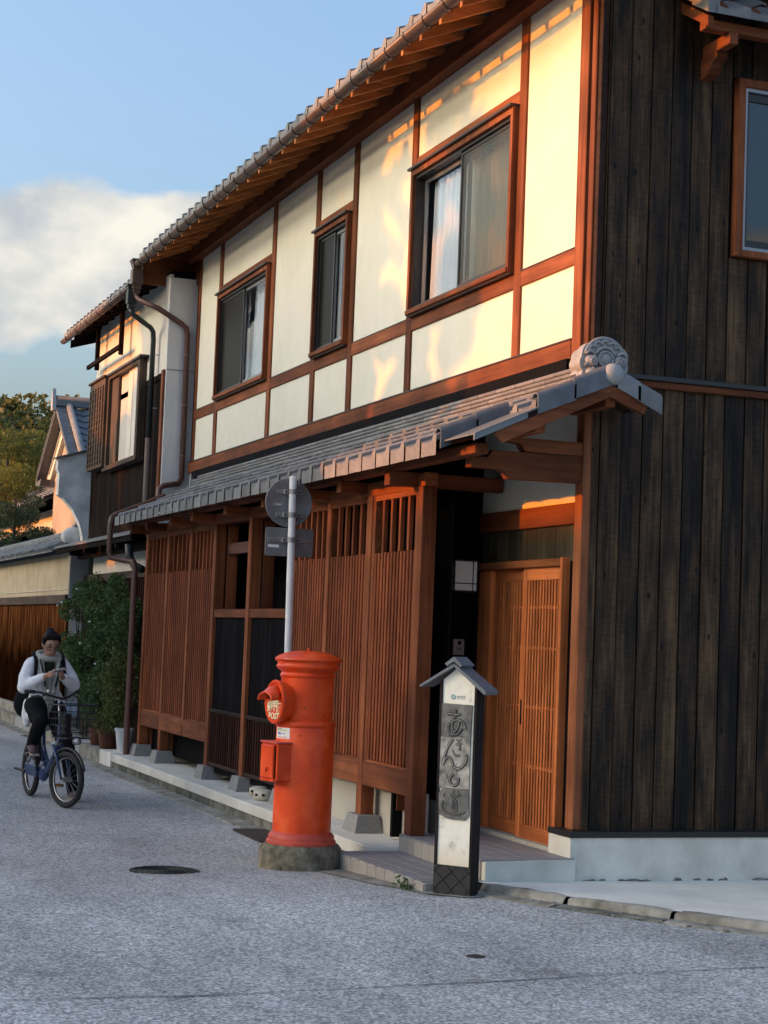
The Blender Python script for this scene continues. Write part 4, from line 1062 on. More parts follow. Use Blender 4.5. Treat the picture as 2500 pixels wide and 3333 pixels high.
MB().tube([(-22.31, 5.03, 4.16), (-22.31, 5.03, 3.02)], .042, 10).build('lower_downpipe', PIPE_T, NH, smooth=True, angle=60)
for z in (5.25, 4.55): MB().tube([(-22.31, 5.03, z), (-22.25, 5.12, z)], .006, 6).build('pipe_bracket', METAL_GR, NH)
# plastered wing wall at the far end of the front
wp = [(5.11, 4.36), (4.60, 4.20), (4.60, 4.05), (4.63, 3.98), (4.63, 3.66), (4.72, 3.60), (4.86, 3.45), (4.97, 3.25), (5.03, 3.05), (5.04, 2.85), (5.11, 2.85)]
MB().prism([(y, z) for y, z in wp], 0, -26.70, -26.50).build('wing_wall', PLASTER_OLD, NH)
MB().prism([(5.11, 4.40), (4.56, 4.225), (4.56, 4.20), (5.11, 4.365)], 0, -26.74, -26.46).build('wing_wall_cap', TILE_O, NH)
# low pent roof over the ground floor
PR = MB().prism([(4.60, 2.83), (5.11, 2.99), (5.11, 3.01), (4.60, 2.86)], 0, -26.45, -21.2).build('pent_roof', SHEET, NH)
MB().box(-26.4, -21.2, 4.62, 4.66, 2.76, 2.83).build('pent_fascia', W_ndark, PR)
MB().box(-25.6, -21.2, 4.80, 4.88, 2.66, 2.76).build('pent_beam', W_ndark, PR)
for xx in (-25.4, -24.3, -23.2, -22.2):
    MB().box(xx, xx + .09, 4.63, 5.1, 2.70, 2.80).build('pent_arm', W_ndark, PR)
for i in range(4):
    x0 = -25.4 + i * .95
    MB().box(x0 + .004, x0 + .946, 5.0, 5.05, 2.44, 2.78, .003).build('fascia_panel', PLASTER_N, NH)
MB().box(-25.6, -21.2, 4.98, 5.06, 2.34, 2.44, .004).build('front_lintel', W_old_x, NH)
MB().box(-26.4, -21.0, 5.06, 5.12, 0, 2.45).build('front_backing', BLACK, NH)
for i in range(34):
    x0 = -25.5 + i * .125
    MB().box(x0, x0 + .06, 5.0, 5.04, .9, 2.34, .003).build('front_slat', W_skirt, NH)
MB().box(-25.5, -21.2, 5.0, 5.05, .1, .9).build('front_dado', W_ndark, NH)
# rain pipes of the main house's lower eave, at its left end
MB().tube([(-21.55, 5.1, 3.36), (-21.45, 4.80, 3.22), (-21.2, 4.42, 3.06), (-21.12, 4.36, 3.02), (-21.10, 4.34, 2.95), (-21.10, 4.34, 2.60), (-21.08, 4.36, 2.53), (-20.98, 4.50, 2.50), (-20.80, 4.58, 2.48), (-20.75, 4.59, 2.40), (-20.75, 4.59, .18)], .036, 12).build('downpipe', PIPE_R, H, smooth=True, angle=60)
MB().tube([(-21.3, 4.62, 2.72), (-21.3, 4.64, 2.55), (-21.2, 4.68, 2.45), (-20.95, 4.72, 2.40)], .05, 10).build('eave_pipe', PIPE_D, H, smooth=True)

# ------------------------------------------------------------------ garden wall with tiled coping
FW = thing('garden_wall', (-30, 4.9, 0), 'long beige plaster garden wall with tiled coping over stained vertical boards', 'wall')
MB().box(-48, -26.62, 4.88, 5.2, 2.16, 2.80).build('plaster_band', BEIGE, FW)
MB().box(-26.62, -26.60, 4.885, 5.2, 2.1, 2.80).build('wall_end', CONC, FW)
MB().box(-48, -26.64, 4.865, 4.88, 2.235, 2.247).build('plaster_moulding', CREAMFDN, FW)
MB().box(-48, -26.66, 4.84, 5.0, 2.02, 2.158, .006).build('wall_rail', W_old_x, FW)
def stainboard():
    m, n, P, N, L = newmat('stained_fence_board')
    mp, oi = coords(n, N, L, (24, 24, 1.2)); no = N('ShaderNodeTexNoise'); no.inputs['Scale'].default_value = 1; no.inputs['Detail'].default_value = 6; L(mp.outputs[0], no.inputs['Vector'])
    r = ramp(N, [(.34, (.012, .005, .003)), (.5, (.075, .024, .009)), (.66, (.22, .092, .035))]); L(no.outputs['Fac'], r.inputs[0])
    mp2, _ = coords(n, N, L, (1, 1, 1), False); sp = N('ShaderNodeSeparateXYZ'); L(mp2.outputs[0], sp.inputs[0])
    nb = N('ShaderNodeTexNoise'); nb.inputs['Scale'].default_value = 2.5; nb.inputs['Detail'].default_value = 4; L(mp2.outputs[0], nb.inputs['Vector'])
    a = N('ShaderNodeMath'); a.operation = 'MULTIPLY_ADD'; a.inputs[1].default_value = .9; L(nb.outputs['Fac'], a.inputs[0]); L(sp.outputs['Z'], a.inputs[2])
    mr = N('ShaderNodeMapRange'); mr.inputs['From Min'].default_value = 1.5; mr.inputs['From Max'].default_value = 2.25; mr.inputs['To Min'].default_value = .12; mr.inputs['To Max'].default_value = 1
    L(a.outputs[0], mr.inputs['Value'])       # weathered black foot of the boards
    vm = N('ShaderNodeVectorMath'); vm.operation = 'SCALE'; L(r.outputs[0], vm.inputs[0]); L(mr.outputs[0], vm.inputs['Scale']); L(vm.outputs[0], P.inputs['Base Color'])
    P.inputs['Roughness'].default_value = .8; P.inputs['Specular IOR Level'].default_value = 0
    return m
STB = stainboard()
x = -26.75
for i in range(110):
    wd = random.uniform(.075, .11)
    MB().box(x - wd + .004, x, 4.885 + random.uniform(0, .006), 4.93, .31, 2.025, .004).build('fence_board', STB, FW); x -= wd
    if x < -37: break
MB().box(-48, x, 4.89, 4.93, .31, 2.025).build('fence_board_run', STB, FW)
MB().box(-48, -26.65, 4.80, 5.2, .1, .31, .02).build('wall_footing', KERB, FW)
CO = MB().prism([(4.62, 2.80), (5.04, 3.02), (5.46, 2.80), (5.46, 2.84), (5.04, 3.06), (4.62, 2.84)], 0, -48, -26.75).build('coping', TILE_O, FW)
roll = MB(); n = 7
vs = []
for y in (0, .48):
    for k in range(n + 1):
        t = math.pi * k / n; vs.append((-.055 * math.cos(t), y, .05 * math.sin(t)))
roll.add(vs, [(k, k + 1, n + 2 + k, n + 1 + k) for k in range(n)] + [tuple(range(n, -1, -1))])
rom = roll.mesh('cover_tile', angle=50); rom.materials.append(TILE_O)
x = -26.85
while x > -40:
    link('cover_tile', rom, TILE_O, CO, loc=(x, 4.585, 2.835), rot=(.48, 0, random.uniform(-.03, .03))); x -= .235
rr_ = MB(); vs = []
for a_ in range(9):
    t = math.pi * a_ / 8; vs += [(-.05, -.085 * math.cos(t), .08 * math.sin(t)), (.045, -.075 * math.cos(t), .07 * math.sin(t))]
rr_.add(vs, [(2 * k, 2 * k + 2, 2 * k + 3, 2 * k + 1) for k in range(8)] + [tuple(range(0, 18, 2)), tuple(range(17, 0, -2))])
rrm = rr_.mesh('ridge_roll_tile', smooth=True); rrm.materials.append(TILE_O)
x = -26.8
while x > -40:
    link('ridge_roll_tile', rrm, TILE_O, CO, loc=(x, 5.04, 3.10 + .12 * max(0, (x + 28.0) / 1.2) ** 2), rot=(0, -.02, 0)); x -= .11
MB().box(-40, -26.75, 4.96, 5.12, 3.03, 3.11).build('coping_ridge', TILE_O, CO)
MB().ball((-26.8, 4.95, 3.05), (.09, .2, .15)).build('coping_end_mortar', PLASTER_OLD, CO, smooth=True)

# ------------------------------------------------------------------ storehouse behind the wall
KU = thing('storehouse', (-40.3, 9, 0), 'tan clay storehouse with white-edged gable and blue-grey tiled roof behind the garden wall', 'storehouse')
KY = 7.0
ka, kl, kr, ke = -40.75, -42.35, -39.15, 5.35
MB().prism([(-42.3, 0), (-39.2, 0), (-39.2, 5.4), (-40.75, 6.42), (-42.3, 5.4)], 1, KY, 14).build('clay_wall', TAN, KU)
for sgn in (-1, 1):
    def U_(d, z): return (ka + sgn * d, z)
    MB().prism([U_(0, 6.78), U_(2.15, 5.36), U_(2.15, 5.16), U_(1.75, 5.20), U_(0, 6.36)], 1, KY - .10, KY + .1).build('gable_band', PLASTER_N, KU)
    MB().prism([U_(0, 6.60), U_(1.7, 5.47), U_(1.7, 5.42), U_(0, 6.55)], 1, KY - .12, KY - .10).build('gable_groove', BEIGE, KU)
    MB().prism([U_(0, 6.86), U_(2.35, 5.30), U_(2.35, 5.22), U_(0, 6.78)], 1, KY - .32, 14.2).build('roof_slab', TILE_D, KU)
    RS = MB(); yy = KY - .2
    import math as _m
    sa = (6.86 - 5.30) / 2.35
    vs = []; fs = []; nx = 34; rows = 9
    for r_ in range(rows):
        d0, d1 = 2.38 * r_ / rows, 2.38 * (r_ + 1) / rows + .04
        for i in range(nx * 2 + 1):
            y = KY - .05 + i * .105
            for d, lift in ((d0, .0), (d1, .028)):
                vs.append((ka + sgn * d, y, 6.86 - d * sa + lift + .03 + .025 * _m.sin(i * 1.5708)))
    for r_ in range(rows):
        b0 = r_ * (nx * 2 + 1) * 2
        for i in range(nx * 2):
            a_ = b0 + 2 * i; fs.append((a_, a_ + 1, a_ + 3, a_ + 2))
    RS.add(vs, fs).build('roof_tiles', TILE_D, KU, kind='stuff')
    # verge: rows of short tiles plus a round bar
    for r_ in range(26):
        d = .06 + 2.2 * r_ / 26
        MB().box(-.045, .045, 0, .22, 0, .05, .004, M=Matrix.Translation((ka + sgn * d, KY - .33, 6.88 - d * sa)) @ Matrix.Rotation(sgn * math.atan(sa), 4, 'Y')).build('verge_tile', TILE_D, KU)
    MB().tube([(ka + sgn * .05, KY - .02, 6.93), (ka + sgn * 2.36, KY - .02, 5.40)], .085, 10).build('verge_roll', TILE, KU, smooth=True)
MB().box(ka - .10, ka + .10, KY - .35, 14, 6.90, 7.06, .02).build('ridge', TILE_D, KU)
MB().tube([(ka, KY - .36, 7.09), (ka, 14, 7.09)], .07, 10).build('ridge_roll', TILE_D, KU, smooth=True)
MB().prism([(ka - .12, 6.80), (ka + .12, 6.80), (ka + .09, 7.02), (ka + .05, 7.22), (ka, 7.32), (ka - .05, 7.22), (ka - .09, 7.02)], 1, KY - .42, KY - .34).build('ridge_end_tile', ONI, KU)
MB().prism([(-43.0, 5.26), (-42.2, 5.30), (-42.35, 5.15), (-42.95, 5.18)], 1, KY - .34, KY - .1).build('eave_end', TILE_D, KU)

# a lower tiled house further along, left of the storehouse
TH = thing('tiled_house', (-52, 9, 0), 'low tiled-roof house glimpsed left of the tan storehouse, behind the pine', 'house')
MB().box(-62, -43.5, 7.6, 12, 0, 4.6).build('house_wall', PLASTER_N, TH)
MB().prism([(6.9, 4.55), (9.2, 5.75), (11.5, 4.55), (11.5, 4.62), (9.2, 5.82), (6.9, 4.62)], 0, -63, -43).build('house_roof', TILE_O, TH)
vs = []; fs = []; nx = 120
m = MB()
for r_ in range(8):
    y0, y1 = 6.86 + r_ * .30, 6.86 + (r_ + 1) * .30 + .02
    for i in range(nx + 1):
        xx = -63 + 20 * i / nx
        for y, l_ in ((y0, .04), (y1, 0)): vs.append((xx, y, 4.63 + (y - 6.9) * .52 + l_ + .03 * math.sin(i * 2.1)))
for r_ in range(8):
    for i in range(nx):
        a_ = r_ * (nx + 1) * 2 + 2 * i; fs.append((a_, a_ + 2, a_ + 3, a_ + 1))
m.add(vs, fs).build('roof_tiles', plain('pale_warm_tile', (.20, .19, .17), rough=.7, scale=4, c2=(.40, .37, .31)), TH, kind='stuff')  # paler and warmer than the roof slab under it
MB().box(-63, -43, 9.1, 9.3, 5.8, 5.98, .02).build('ridge', TILE_O, TH)
TH2 = thing('far_shed', (-50, 6.4, 0), 'pale low outbuilding roof just above the garden wall coping, under the pine', 'shed')
MB().box(-60, -42.0, 6.0, 7.2, 0, 3.55).build('shed_wall', PLASTER_G, TH2)
MB().prism([(5.8, 3.5), (6.6, 3.78), (7.4, 3.5), (7.4, 3.56), (6.6, 3.84), (5.8, 3.56)], 0, -60.5, -41.8).build('shed_roof', TILE_O, TH2)

# ------------------------------------------------------------------ vegetation
def leaves(m, n, fn, size, rnd, aspect=.55):
    for _ in range(n):
        c = Vector(fn()); s_ = size * rnd.uniform(.6, 1.35)
        d = Vector((rnd.gauss(0, 1), rnd.gauss(0, 1), rnd.gauss(0, .8))).normalized(); u = d.orthogonal().normalized(); a_ = rnd.uniform(0, 6.28)
        v = (Matrix.Rotation(a_, 3, d) @ u); t = d.cross(v)
        o = len(m.v)
        m.v += [tuple(c - v * s_), tuple(c + t * s_ * aspect + d * s_ * .12), tuple(c + v * s_), tuple(c - t * s_ * aspect + d * s_ * .12)]
        m.f.append((o, o + 1, o + 2, o + 3))
def rawbuild(m, name, mat, parent, **kw):
    me = bpy.data.meshes.new(name); me.from_pydata(m.v, [], m.f); me.update(); return link(name, me, mat, parent, **kw)
def clumps(rnd, cs):
    """cs: (centre, radii, weight); points gathered towards the shell of each clump"""
    tot = sum(c[2] for c in cs)
    def f():
        k = rnd.uniform(0, tot)
        for c, r, w_ in cs:
            k -= w_
            if k <= 0: break
        d = Vector((rnd.gauss(0, 1), rnd.gauss(0, 1), rnd.gauss(0, 1))).normalized() * rnd.uniform(.45, 1.0) ** .5
        return (c[0] + d.x * r[0], c[1] + d.y * r[1], c[2] + d.z * r[2])
    return f
def branches(m, base, top, rnd, n, reach, r0):
    base, top = Vector(base), Vector(top)
    m.tube([base, base.lerp(top, .35) + Vector((rnd.uniform(-.1, .1), rnd.uniform(-.1, .1), 0)) * reach, base.lerp(top, .7), top], [r0, r0 * .8, r0 * .5, r0 * .2], 8)
    for i in range(n):
        p = base.lerp(top, rnd.uniform(.3, .95)); d = Vector((rnd.gauss(0, 1), rnd.gauss(0, 1), rnd.uniform(.0, .9))).normalized() * reach * rnd.uniform(.4, 1)
        m.tube([p, p + d * .5 + Vector((0, 0, .05 * reach)), p + d], [r0 * .35, r0 * .22, r0 * .08], 5)
# climbing rose in front of the neighbour's lattice
rn = random.Random(11)
BU = thing('climbing_shrub', (-23.6, 4.75, .16), 'tall dense green climbing shrub with a few pale flowers beside the downpipe', 'shrub')
cs = []
for _ in range(46):
    x_ = rn.uniform(-25.9, -21.75); zt = 2.25 if x_ > -25 else 1.95
    if x_ > -22.2: zt = 2.1
    z_ = rn.uniform(.75 if x_ > -24.6 else 1.15, zt)
    cs.append(((x_, rn.uniform(4.68, 4.95), z_), (rn.uniform(.18, .34), .16, rn.uniform(.14, .26)), 1))
m = MB(); leaves(m, 20000, clumps(rn, cs), .024, rn); rawbuild(m, 'foliage', L_BUSH, BU)
m = MB()
for k in range(9):
    x0 = rn.uniform(-25.2, -22); m.tube([(x0, 4.85, .15), (x0 + rn.uniform(-.2, .2), 4.85, .8), (x0 + rn.uniform(-.5, .5), 4.8, 1.5), (x0 + rn.uniform(-.8, .8), 4.75, 2.1)], [.02, .016, .01, .005], 6)
m.build('stems', BARK, BU, kind='stuff')
for k, (x_, z_) in enumerate(((-25.55, 2.02), (-25.9, 1.98), (-24.45, 2.2), (-24.0, 1.45), (-23.4, 1.75), (-22.9, 1.2))):
    MB().ball((x_, 4.60, z_), (.018, .018, .016), 8, 6).build('flower', PETAL, BU, smooth=True)
def pot(x, y, r0, r1, h, z0, mt, name, label, lab_leaf, lm, nleaf, hh, spread, seed):
    T = thing(name, (x, y, z0), label, 'pot plant', 'pots along the kerb')
    MB().lathe([(r0 * .9, 0), (r0, .01), (r1, h * .88), (r1 * 1.1, h * .88), (r1 * 1.12, h), (r1 * .98, h), (r1 * .95, h * .93)], (x, y, z0), 24).build('pot', mt, T, smooth=True, angle=40)
    MB().lathe([(r1 * .95, h * .9), (r1 * .5, h * .93), (0, h * .94)], (x, y, z0), 16).build('soil', SOIL, T)
    r_ = random.Random(seed); cs_ = [((x + r_.uniform(-.5, .5) * spread, y + r_.uniform(-.4, .3) * spread, z0 + h + r_.uniform(.1, 1) * hh), (spread * .42, spread * .35, hh * .22), 1) for _ in range(12)]
    m_ = MB(); leaves(m_, nleaf, clumps(r_, cs_), .026, r_); rawbuild(m_, 'foliage', lm, T)
    m_ = MB()
    for _ in range(6): m_.tube([(x, y, z0 + h * .8), (x + r_.uniform(-.3, .3) * spread, y, z0 + h + hh * .4), (x + r_.uniform(-.5, .5) * spread, y, z0 + h + hh * .9)], [.008, .006, .003], 5)
    m_.build('stems', BARK, T, kind='stuff')
pot(-21.22, 4.66, .075, .105, .30, .165, POTWHITE, 'potted_plant', 'yellow-green plant in a tall white plastic pot beside the downpipe', '', L_YEL, 1500, .85, .40, 21)
pot(-21.95, 4.63, .11, .14, .24, .165, TERRA, 'potted_plant', 'bushy plant in the wider terracotta pot next to the white pot', '', L_YEL, 1500, .7, .42, 22)
pot(-22.6, 4.62, .09, .12, .22, .165, TERRA, 'potted_plant', 'small plant in the terracotta pot farthest from the white pot', '', L_BUSH, 900, .55, .36, 23)

def tree(name, label, base, top, cs, lm, nleaf, size, seed, group=None, nb=14, reach=1.2, r0=.14, aspect=.5):
    T = thing(name, base, label, 'tree', group); r_ = random.Random(seed)
    m_ = MB(); branches(m_, base, top, r_, nb, reach, r0); m_.build('trunk', BARK, T, smooth=True)
    m_ = MB(); leaves(m_, nleaf, clumps(r_, cs), size, r_, aspect); rawbuild(m_, 'crown', lm, T)
    return T
rn = random.Random(5)
# dark pine over the garden wall
cs = [((-38.2 + rn.uniform(-1.6, 1.2), 5.75 + rn.uniform(-.55, .5), rn.uniform(3.25, 4.35)), (.55, .28, .13), 1) for _ in range(26)]
tree('pine_tree', 'dark green pine leaning over the garden wall at the left edge', (-38.6, 5.9, 0), (-38.2, 5.75, 4.4), cs, L_PINE, 9000, .05, 31, aspect=.18, reach=.9, r0=.1)
# sunlit tree behind
cs = [((-58 + rn.uniform(-3, 3), 8.4 + rn.uniform(-1.3, 1.3), rn.uniform(5.0, 7.6)), (.9, .55, .35), 1) for _ in range(34)]
tree('broadleaf_tree', 'bright yellow-green sunlit tree behind the tiled house, left of the storehouse gable', (-58.5, 8.6, 0), (-58, 8.4, 7.4), cs, L_GOLD, 12000, .085, 32, aspect=.3, reach=1.8, r0=.2)

# wooded hill
hb = MB(); nx, nyy = 40, 14
def hillz(x, y):
    d = -x
    prof = sstep(150, 330, d) * 35 + 2 * math.sin(y * .02 + 1) + 1.2 * math.sin(y * .09) + 1.5 * math.sin(d * .05)
    return prof
for i in range(nx + 1):
    for j in range(nyy + 1):
        x_ = -120 - 320 * j / nyy; y_ = -120 + 420 * i / nx
        hb.v.append((x_, y_, hillz(x_, y_) - 1.5 if j else -1))
for i in range(nx):
    for j in range(nyy):
        a_ = i * (nyy + 1) + j; hb.f.append((a_, a_ + 1, a_ + nyy + 2, a_ + nyy + 1))
setting(hb.build('hill', HILLSOIL, smooth=True))
fm_ = MB(); rn = random.Random(9)
for k in range(430):
    x_ = -rn.uniform(140, 345); fr = rn.uniform(.06, .30); y_ = -x_ * fr * 1.0
    if rn.random() < .1: y_ = rn.uniform(-100, 240)
    z_ = hillz(x_, y_); R_ = rn.uniform(3.0, 5.5)
    cs = [((x_ + rn.gauss(0, R_ * .45), y_ + rn.gauss(0, R_ * .45), z_ + R_ * rn.uniform(.15, 1.15)), (R_ * .42, R_ * .42, R_ * .36), 1) for _ in range(6)]
    leaves(fm_, 260, clumps(rn, cs), .5, rn, .7)
fo = rawbuild(fm_, 'hill_forest', L_HILL, None); tag(fo, 'olive woodland with sunlit gold in its leaf colour covering the hill on the left', 'forest', kind='stuff')

# trees and houses across the street (outside the frame): placed to shade the front of the house
OH = thing('opposite_house', (-32, -24, 0), 'long tiled house set far back opposite the townhouse to shade its front, out of the picture', 'house')
OZ = 2.45 + KZ * 29.5                      # ridge height that puts its shade at the foot of the upper storey
MB().box(-60, -4, -28, -20, 0, OZ - 2.4).build('house_wall', BEIGE, OH)
MB().prism([(-19.2, OZ - 2.6), (-24, OZ - .35), (-28.8, OZ - 2.6), (-28.8, OZ - 2.4), (-24, OZ - .15), (-19.2, OZ - 2.4)], 0, -60.5, -3.5).build('house_roof', TILE_O, OH)
MB().box(-60.5, -3.5, -24.2, -23.8, OZ - .3, OZ, .03).build('ridge', TILE_O, OH)
MB().box(-60, -32, -23.5, -20.5, 0, OZ + .7).build('added_shade_storey', BEIGE, OH)  # unseen taller part, added to shade the garden wall and its coping
MB().prism([(-19.6, OZ + .55), (-22.0, OZ + 1.15), (-24.4, OZ + .55), (-24.4, OZ + .4), (-19.6, OZ + .4)], 0, -60.4, -31.5).build('upper_roof', TILE_O, OH)
rn = random.Random(77)
TY = -8.0
def shade(cl, dy=0):                       # crown clumps, given by where their shade falls on the street front
    out = []
    for X, z, rx, rz in cl:
        y = TY + dy + rn.uniform(-.7, .7); k_ = 5.45 - y
        out.append(((X - KX * k_, y, z + KZ * k_), (rx, .45, rz), rx * rz))
    return out
cl = [(-18.7 + .62 * (i % 6) + rn.uniform(-.12, .12), 2.3 + .6 * (i // 6) + rn.uniform(-.1, .1), .5, .42) for i in range(48)]
cl += [(-20.8 + .55 * i + rn.uniform(-.1, .1), 2.55 + .28 * (i % 2) + rn.uniform(-.08, .08), .42, .30) for i in range(15)]
cl += [(-14.75, 4.55, .4, .36), (-14.1, 4.25, .4, .36), (-13.5, 4.75, .36, .42), (-13.1, 4.2, .34, .26), (-13.5, 3.6, .45, .25), (-14.4, 3.7, .5, .35), (-15.0, 3.2, .5, .4), (-14.0, 3.15, .5, .3), (-13.6, 6.05, .34, .14), (-13.05, 5.3, .2, .3), (-14.0, 5.55, .16, .3), (-15.2, 6.25, .3, .2), (-15.2, 5.3, .25, .45)]
for _ in range(26):                        # loose sprays along the sunny edge
    z_ = rn.uniform(3.6, 6.2); cl.append((-13.0 + .28 * (z_ - 4.6) * (1 if z_ < 5.2 else -.6) + rn.gauss(0, .28), z_, rn.uniform(.07, .15), rn.uniform(.09, .2)))
for _ in range(14): cl.append((rn.uniform(-15.3, -14.35), rn.uniform(4.9, 6.1), rn.uniform(.06, .12), rn.uniform(.08, .18)))
tree('street_tree', 'leafy street tree across the road whose shade dapples the plaster, out of the picture', (-16.4 - KX * 13.4, -8, 0), (-16.3 - KX * 13.4, -8, 8.0), shade(cl), L_TREE, 36000, .115, 41, nb=22, reach=1.8, r0=.2)
cl = [(-22.9 + .62 * (i % 8) + rn.uniform(-.12, .12), 2.3 + .6 * (i // 8) + rn.uniform(-.1, .1), .5, .42) for i in range(64)] + [(rn.uniform(-26.5, -22.8), rn.uniform(2.4, 5.6), .5, .35) for _ in range(16)]
tree('street_tree', 'second leafy street tree farther up the road, out of the picture', (-21 - KX * 14, -8.6, 0), (-20.8 - KX * 14, -8.6, 8.2), shade(cl, -.6), L_TREE, 30000, .14, 42, nb=22, reach=2.0, r0=.2)

# ------------------------------------------------------------------ lettering
def text_mesh(body, size, depth, M, offset=0.0):
    cu = bpy.data.curves.new('lettering', 'FONT'); cu.body = body; cu.size = size; cu.extrude = depth; cu.align_x = 'CENTER'; cu.align_y = 'CENTER'; cu.offset = offset; cu.resolution_u = 3
    o = bpy.data.objects.new('lettering_tmp', cu); COL.objects.link(o)
    dg = bpy.context.evaluated_depsgraph_get(); me = bpy.data.meshes.new_from_object(o.evaluated_get(dg))
    bpy.data.objects.remove(o); bpy.data.curves.remove(cu)
    me.transform(M); return me
def frame(o, u, v):
    """matrix whose x, y axes are u, v and origin o"""
    u, v = Vector(u).normalized(), Vector(v).normalized(); n = u.cross(v)
    return Matrix(((u.x, v.x, n.x, o[0]), (u.y, v.y, n.y, o[1]), (u.z, v.z, n.z, o[2]), (0, 0, 0, 1)))

# ------------------------------------------------------------------ pillar post box
PX, PY, PZ = -12.0, 3.95, .01
PB = thing('pillar_post_box', (PX, PY, PZ), 'round vermilion pillar post box on a mossy concrete drum by the kerb', 'post box')
def L(prof): return [(r, z) for r, z in prof]
bs = MB().lathe([(0, -.06), (.29, -.06), (.298, .0), (.296, .10), (.288, .165), (.262, .192), (.21, .199), (0, .2)], (PX, PY, PZ), 48)
for i, v in enumerate(bs.v):
    r_ = random.Random(i // 2).uniform(-.005, .005); bs.v[i] = (v[0] + r_, v[1] + r_, v[2])
bs.build('base_drum', BASESTONE, PB, smooth=True, angle=50)
B_ = PZ + .19
MB().lathe([(0, .0), (.247, .0), (.25, .012), (.247, .028), (.236, .036), (.236, .058), (.226, .074), (.214, .082), (.208, .09)], (PX, PY, B_), 56).build('foot_ring', RED_P, PB, smooth=True, angle=35)
MB().lathe([(.209, .07), (.209, .835), (.205, .845), (0, .846)], (PX, PY, B_), 56).build('drum', RED, PB, smooth=True, angle=40)
MB().lathe([(.204, .826), (.214, .830), (.219, .842), (.216, .860), (.206, .874), (.190, .878)], (PX, PY, B_), 56).build('middle_ring', RED, PB, smooth=True, angle=50)
MB().lathe([(.190, .86), (.189, 1.175), (.197, 1.182), (.200, 1.195), (.193, 1.205), (.190, 1.212), (.196, 1.222), (.214, 1.236), (.226, 1.248), (.229, 1.258), (.222, 1.266), (.219, 1.276), (.221, 1.288), (.236, 1.296), (.241, 1.305), (.239, 1.314), (.228, 1.322), (.205, 1.336), (.165, 1.352), (.11, 1.364), (.05, 1.370), (0, 1.371)], (PX, PY, B_), 56).build('cap', RED, PB, smooth=True, angle=38)
MB().lathe([(.014, 0), (.012, .012), (.006, .017), (0, .017)], (PX, PY, B_ + 1.369), 12).build('cap_knob', RED, PB, smooth=True)
nv = Vector((.21, -.9777, 0)); uv = Vector((.9777, .21, 0)); zv = Vector((0, 0, 1))   # mouth faces the street
mc = Vector((PX, PY, B_ + 1.0)) + nv * .262
# flared mouth barrel from the drum to the oval face
m = MB(); nseg = 40; vs = []; fs = []
rings = [(-.20, .105, .12), (-.10, .118, .138), (-.03, .133, .153), (-.008, .138, .158), (0, .138, .158), (.008, .132, .152), (.008, .118, .138), (.0, .112, .132), (-.002, 0, 0)]
for d, a_, b_ in rings:
    for k in range(nseg):
        t = 2 * math.pi * k / nseg; bb = b_ if math.sin(t) > 0 else b_ * .98
        vs.append(mc + nv * d + uv * a_ * math.cos(t) + zv * bb * math.sin(t))
for i in range(len(rings) - 1):
    for k in range(nseg): fs.append((i * nseg + k, i * nseg + (k + 1) % nseg, (i + 1) * nseg + (k + 1) % nseg, (i + 1) * nseg + k))
m.add(vs, fs).build('mouth', RED, PB, smooth=True, angle=40)
# hood above the slot
m = MB(); vs = []; fs = []; n = 14; rows = [(.0, .80, .085), (.02, .82, .082), (.04, .84, .070), (.055, .86, .054), (.068, .90, .042), (.082, .95, .036)]
for d, wf, hh in rows:
    for k in range(n + 1):
        t = math.pi * k / n
        vs.append(mc + nv * (d + .004) + uv * (.105 * wf * math.cos(t)) + zv * (.02 + hh * math.sin(t) * .95 - .12 * d * (1 - math.sin(t)) + .012 * math.sin(t)))
q = n + 1
for i in range(len(rows) - 1):
    for k in range(n): fs.append((i * q + k, i * q + k + 1, (i + 1) * q + k + 1, (i + 1) * q + k))
ho = m.add(vs, fs).build('slot_hood', RED, PB, smooth=True)
so = ho.modifiers.new('thickness', 'SOLIDIFY'); so.thickness = .012; so.offset = 0
MB().box(-.085, .085, -.02, .02, -.003, .004, M=frame(mc + nv * .004 + zv * .045, uv, zv)).build('slot', BLACK, PB)
MB().box(-.062, .062, -.011, .011, 0, .003, M=frame(mc + nv * .004 + zv * .008, uv, zv)).build('slot_plate', CREAMTXT, PB)
for ch, dx in (('郵', -.062), ('〒', 0), ('便', .062)):
    link('lettering', text_mesh(ch, .075, .0015, frame(mc + nv * .003 + uv * dx - zv * .040, uv, zv), .0016 if ch != '〒' else .003), CREAMTXT, PB)
link('lettering', text_mesh('POST', .062, .0015, frame(mc + nv * .003 - zv * .100, uv, zv), .0016), CREAMTXT, PB)
# collection box
cb = Vector((PX, PY, B_ + .585)) + nv * .20
def bx(u0, u1, d0, d1, z0, z1, name, mt, ch=.004): return MB().box(u0, u1, z0, z1, d0, d1, ch, M=frame(cb, uv, zv)).build(name, mt, PB)
bx(-.115, .115, -.10, .085, -.13, .125, 'collection_box', RED)
bx(-.122, .122, -.10, .098, .1255, .140, 'collection_lid', RED_P, .003)
bx(-.100, .078, .085, .103, -.118, .115, 'collection_door', RED, .005)
bx(.086, .094, .0855, .090, -.118, .115, 'collection_gap', BLACK, 0)
bx(-.112, .085, .085, .097, -.142, -.122, 'collection_ledge', RED)
bx(-.016, .016, .103, .110, -.062, -.040, 'lock_plate', RED, .002)
bx(-.006, .006, .110, .112, -.075, -.042, 'keyhole', BLACK, 0)
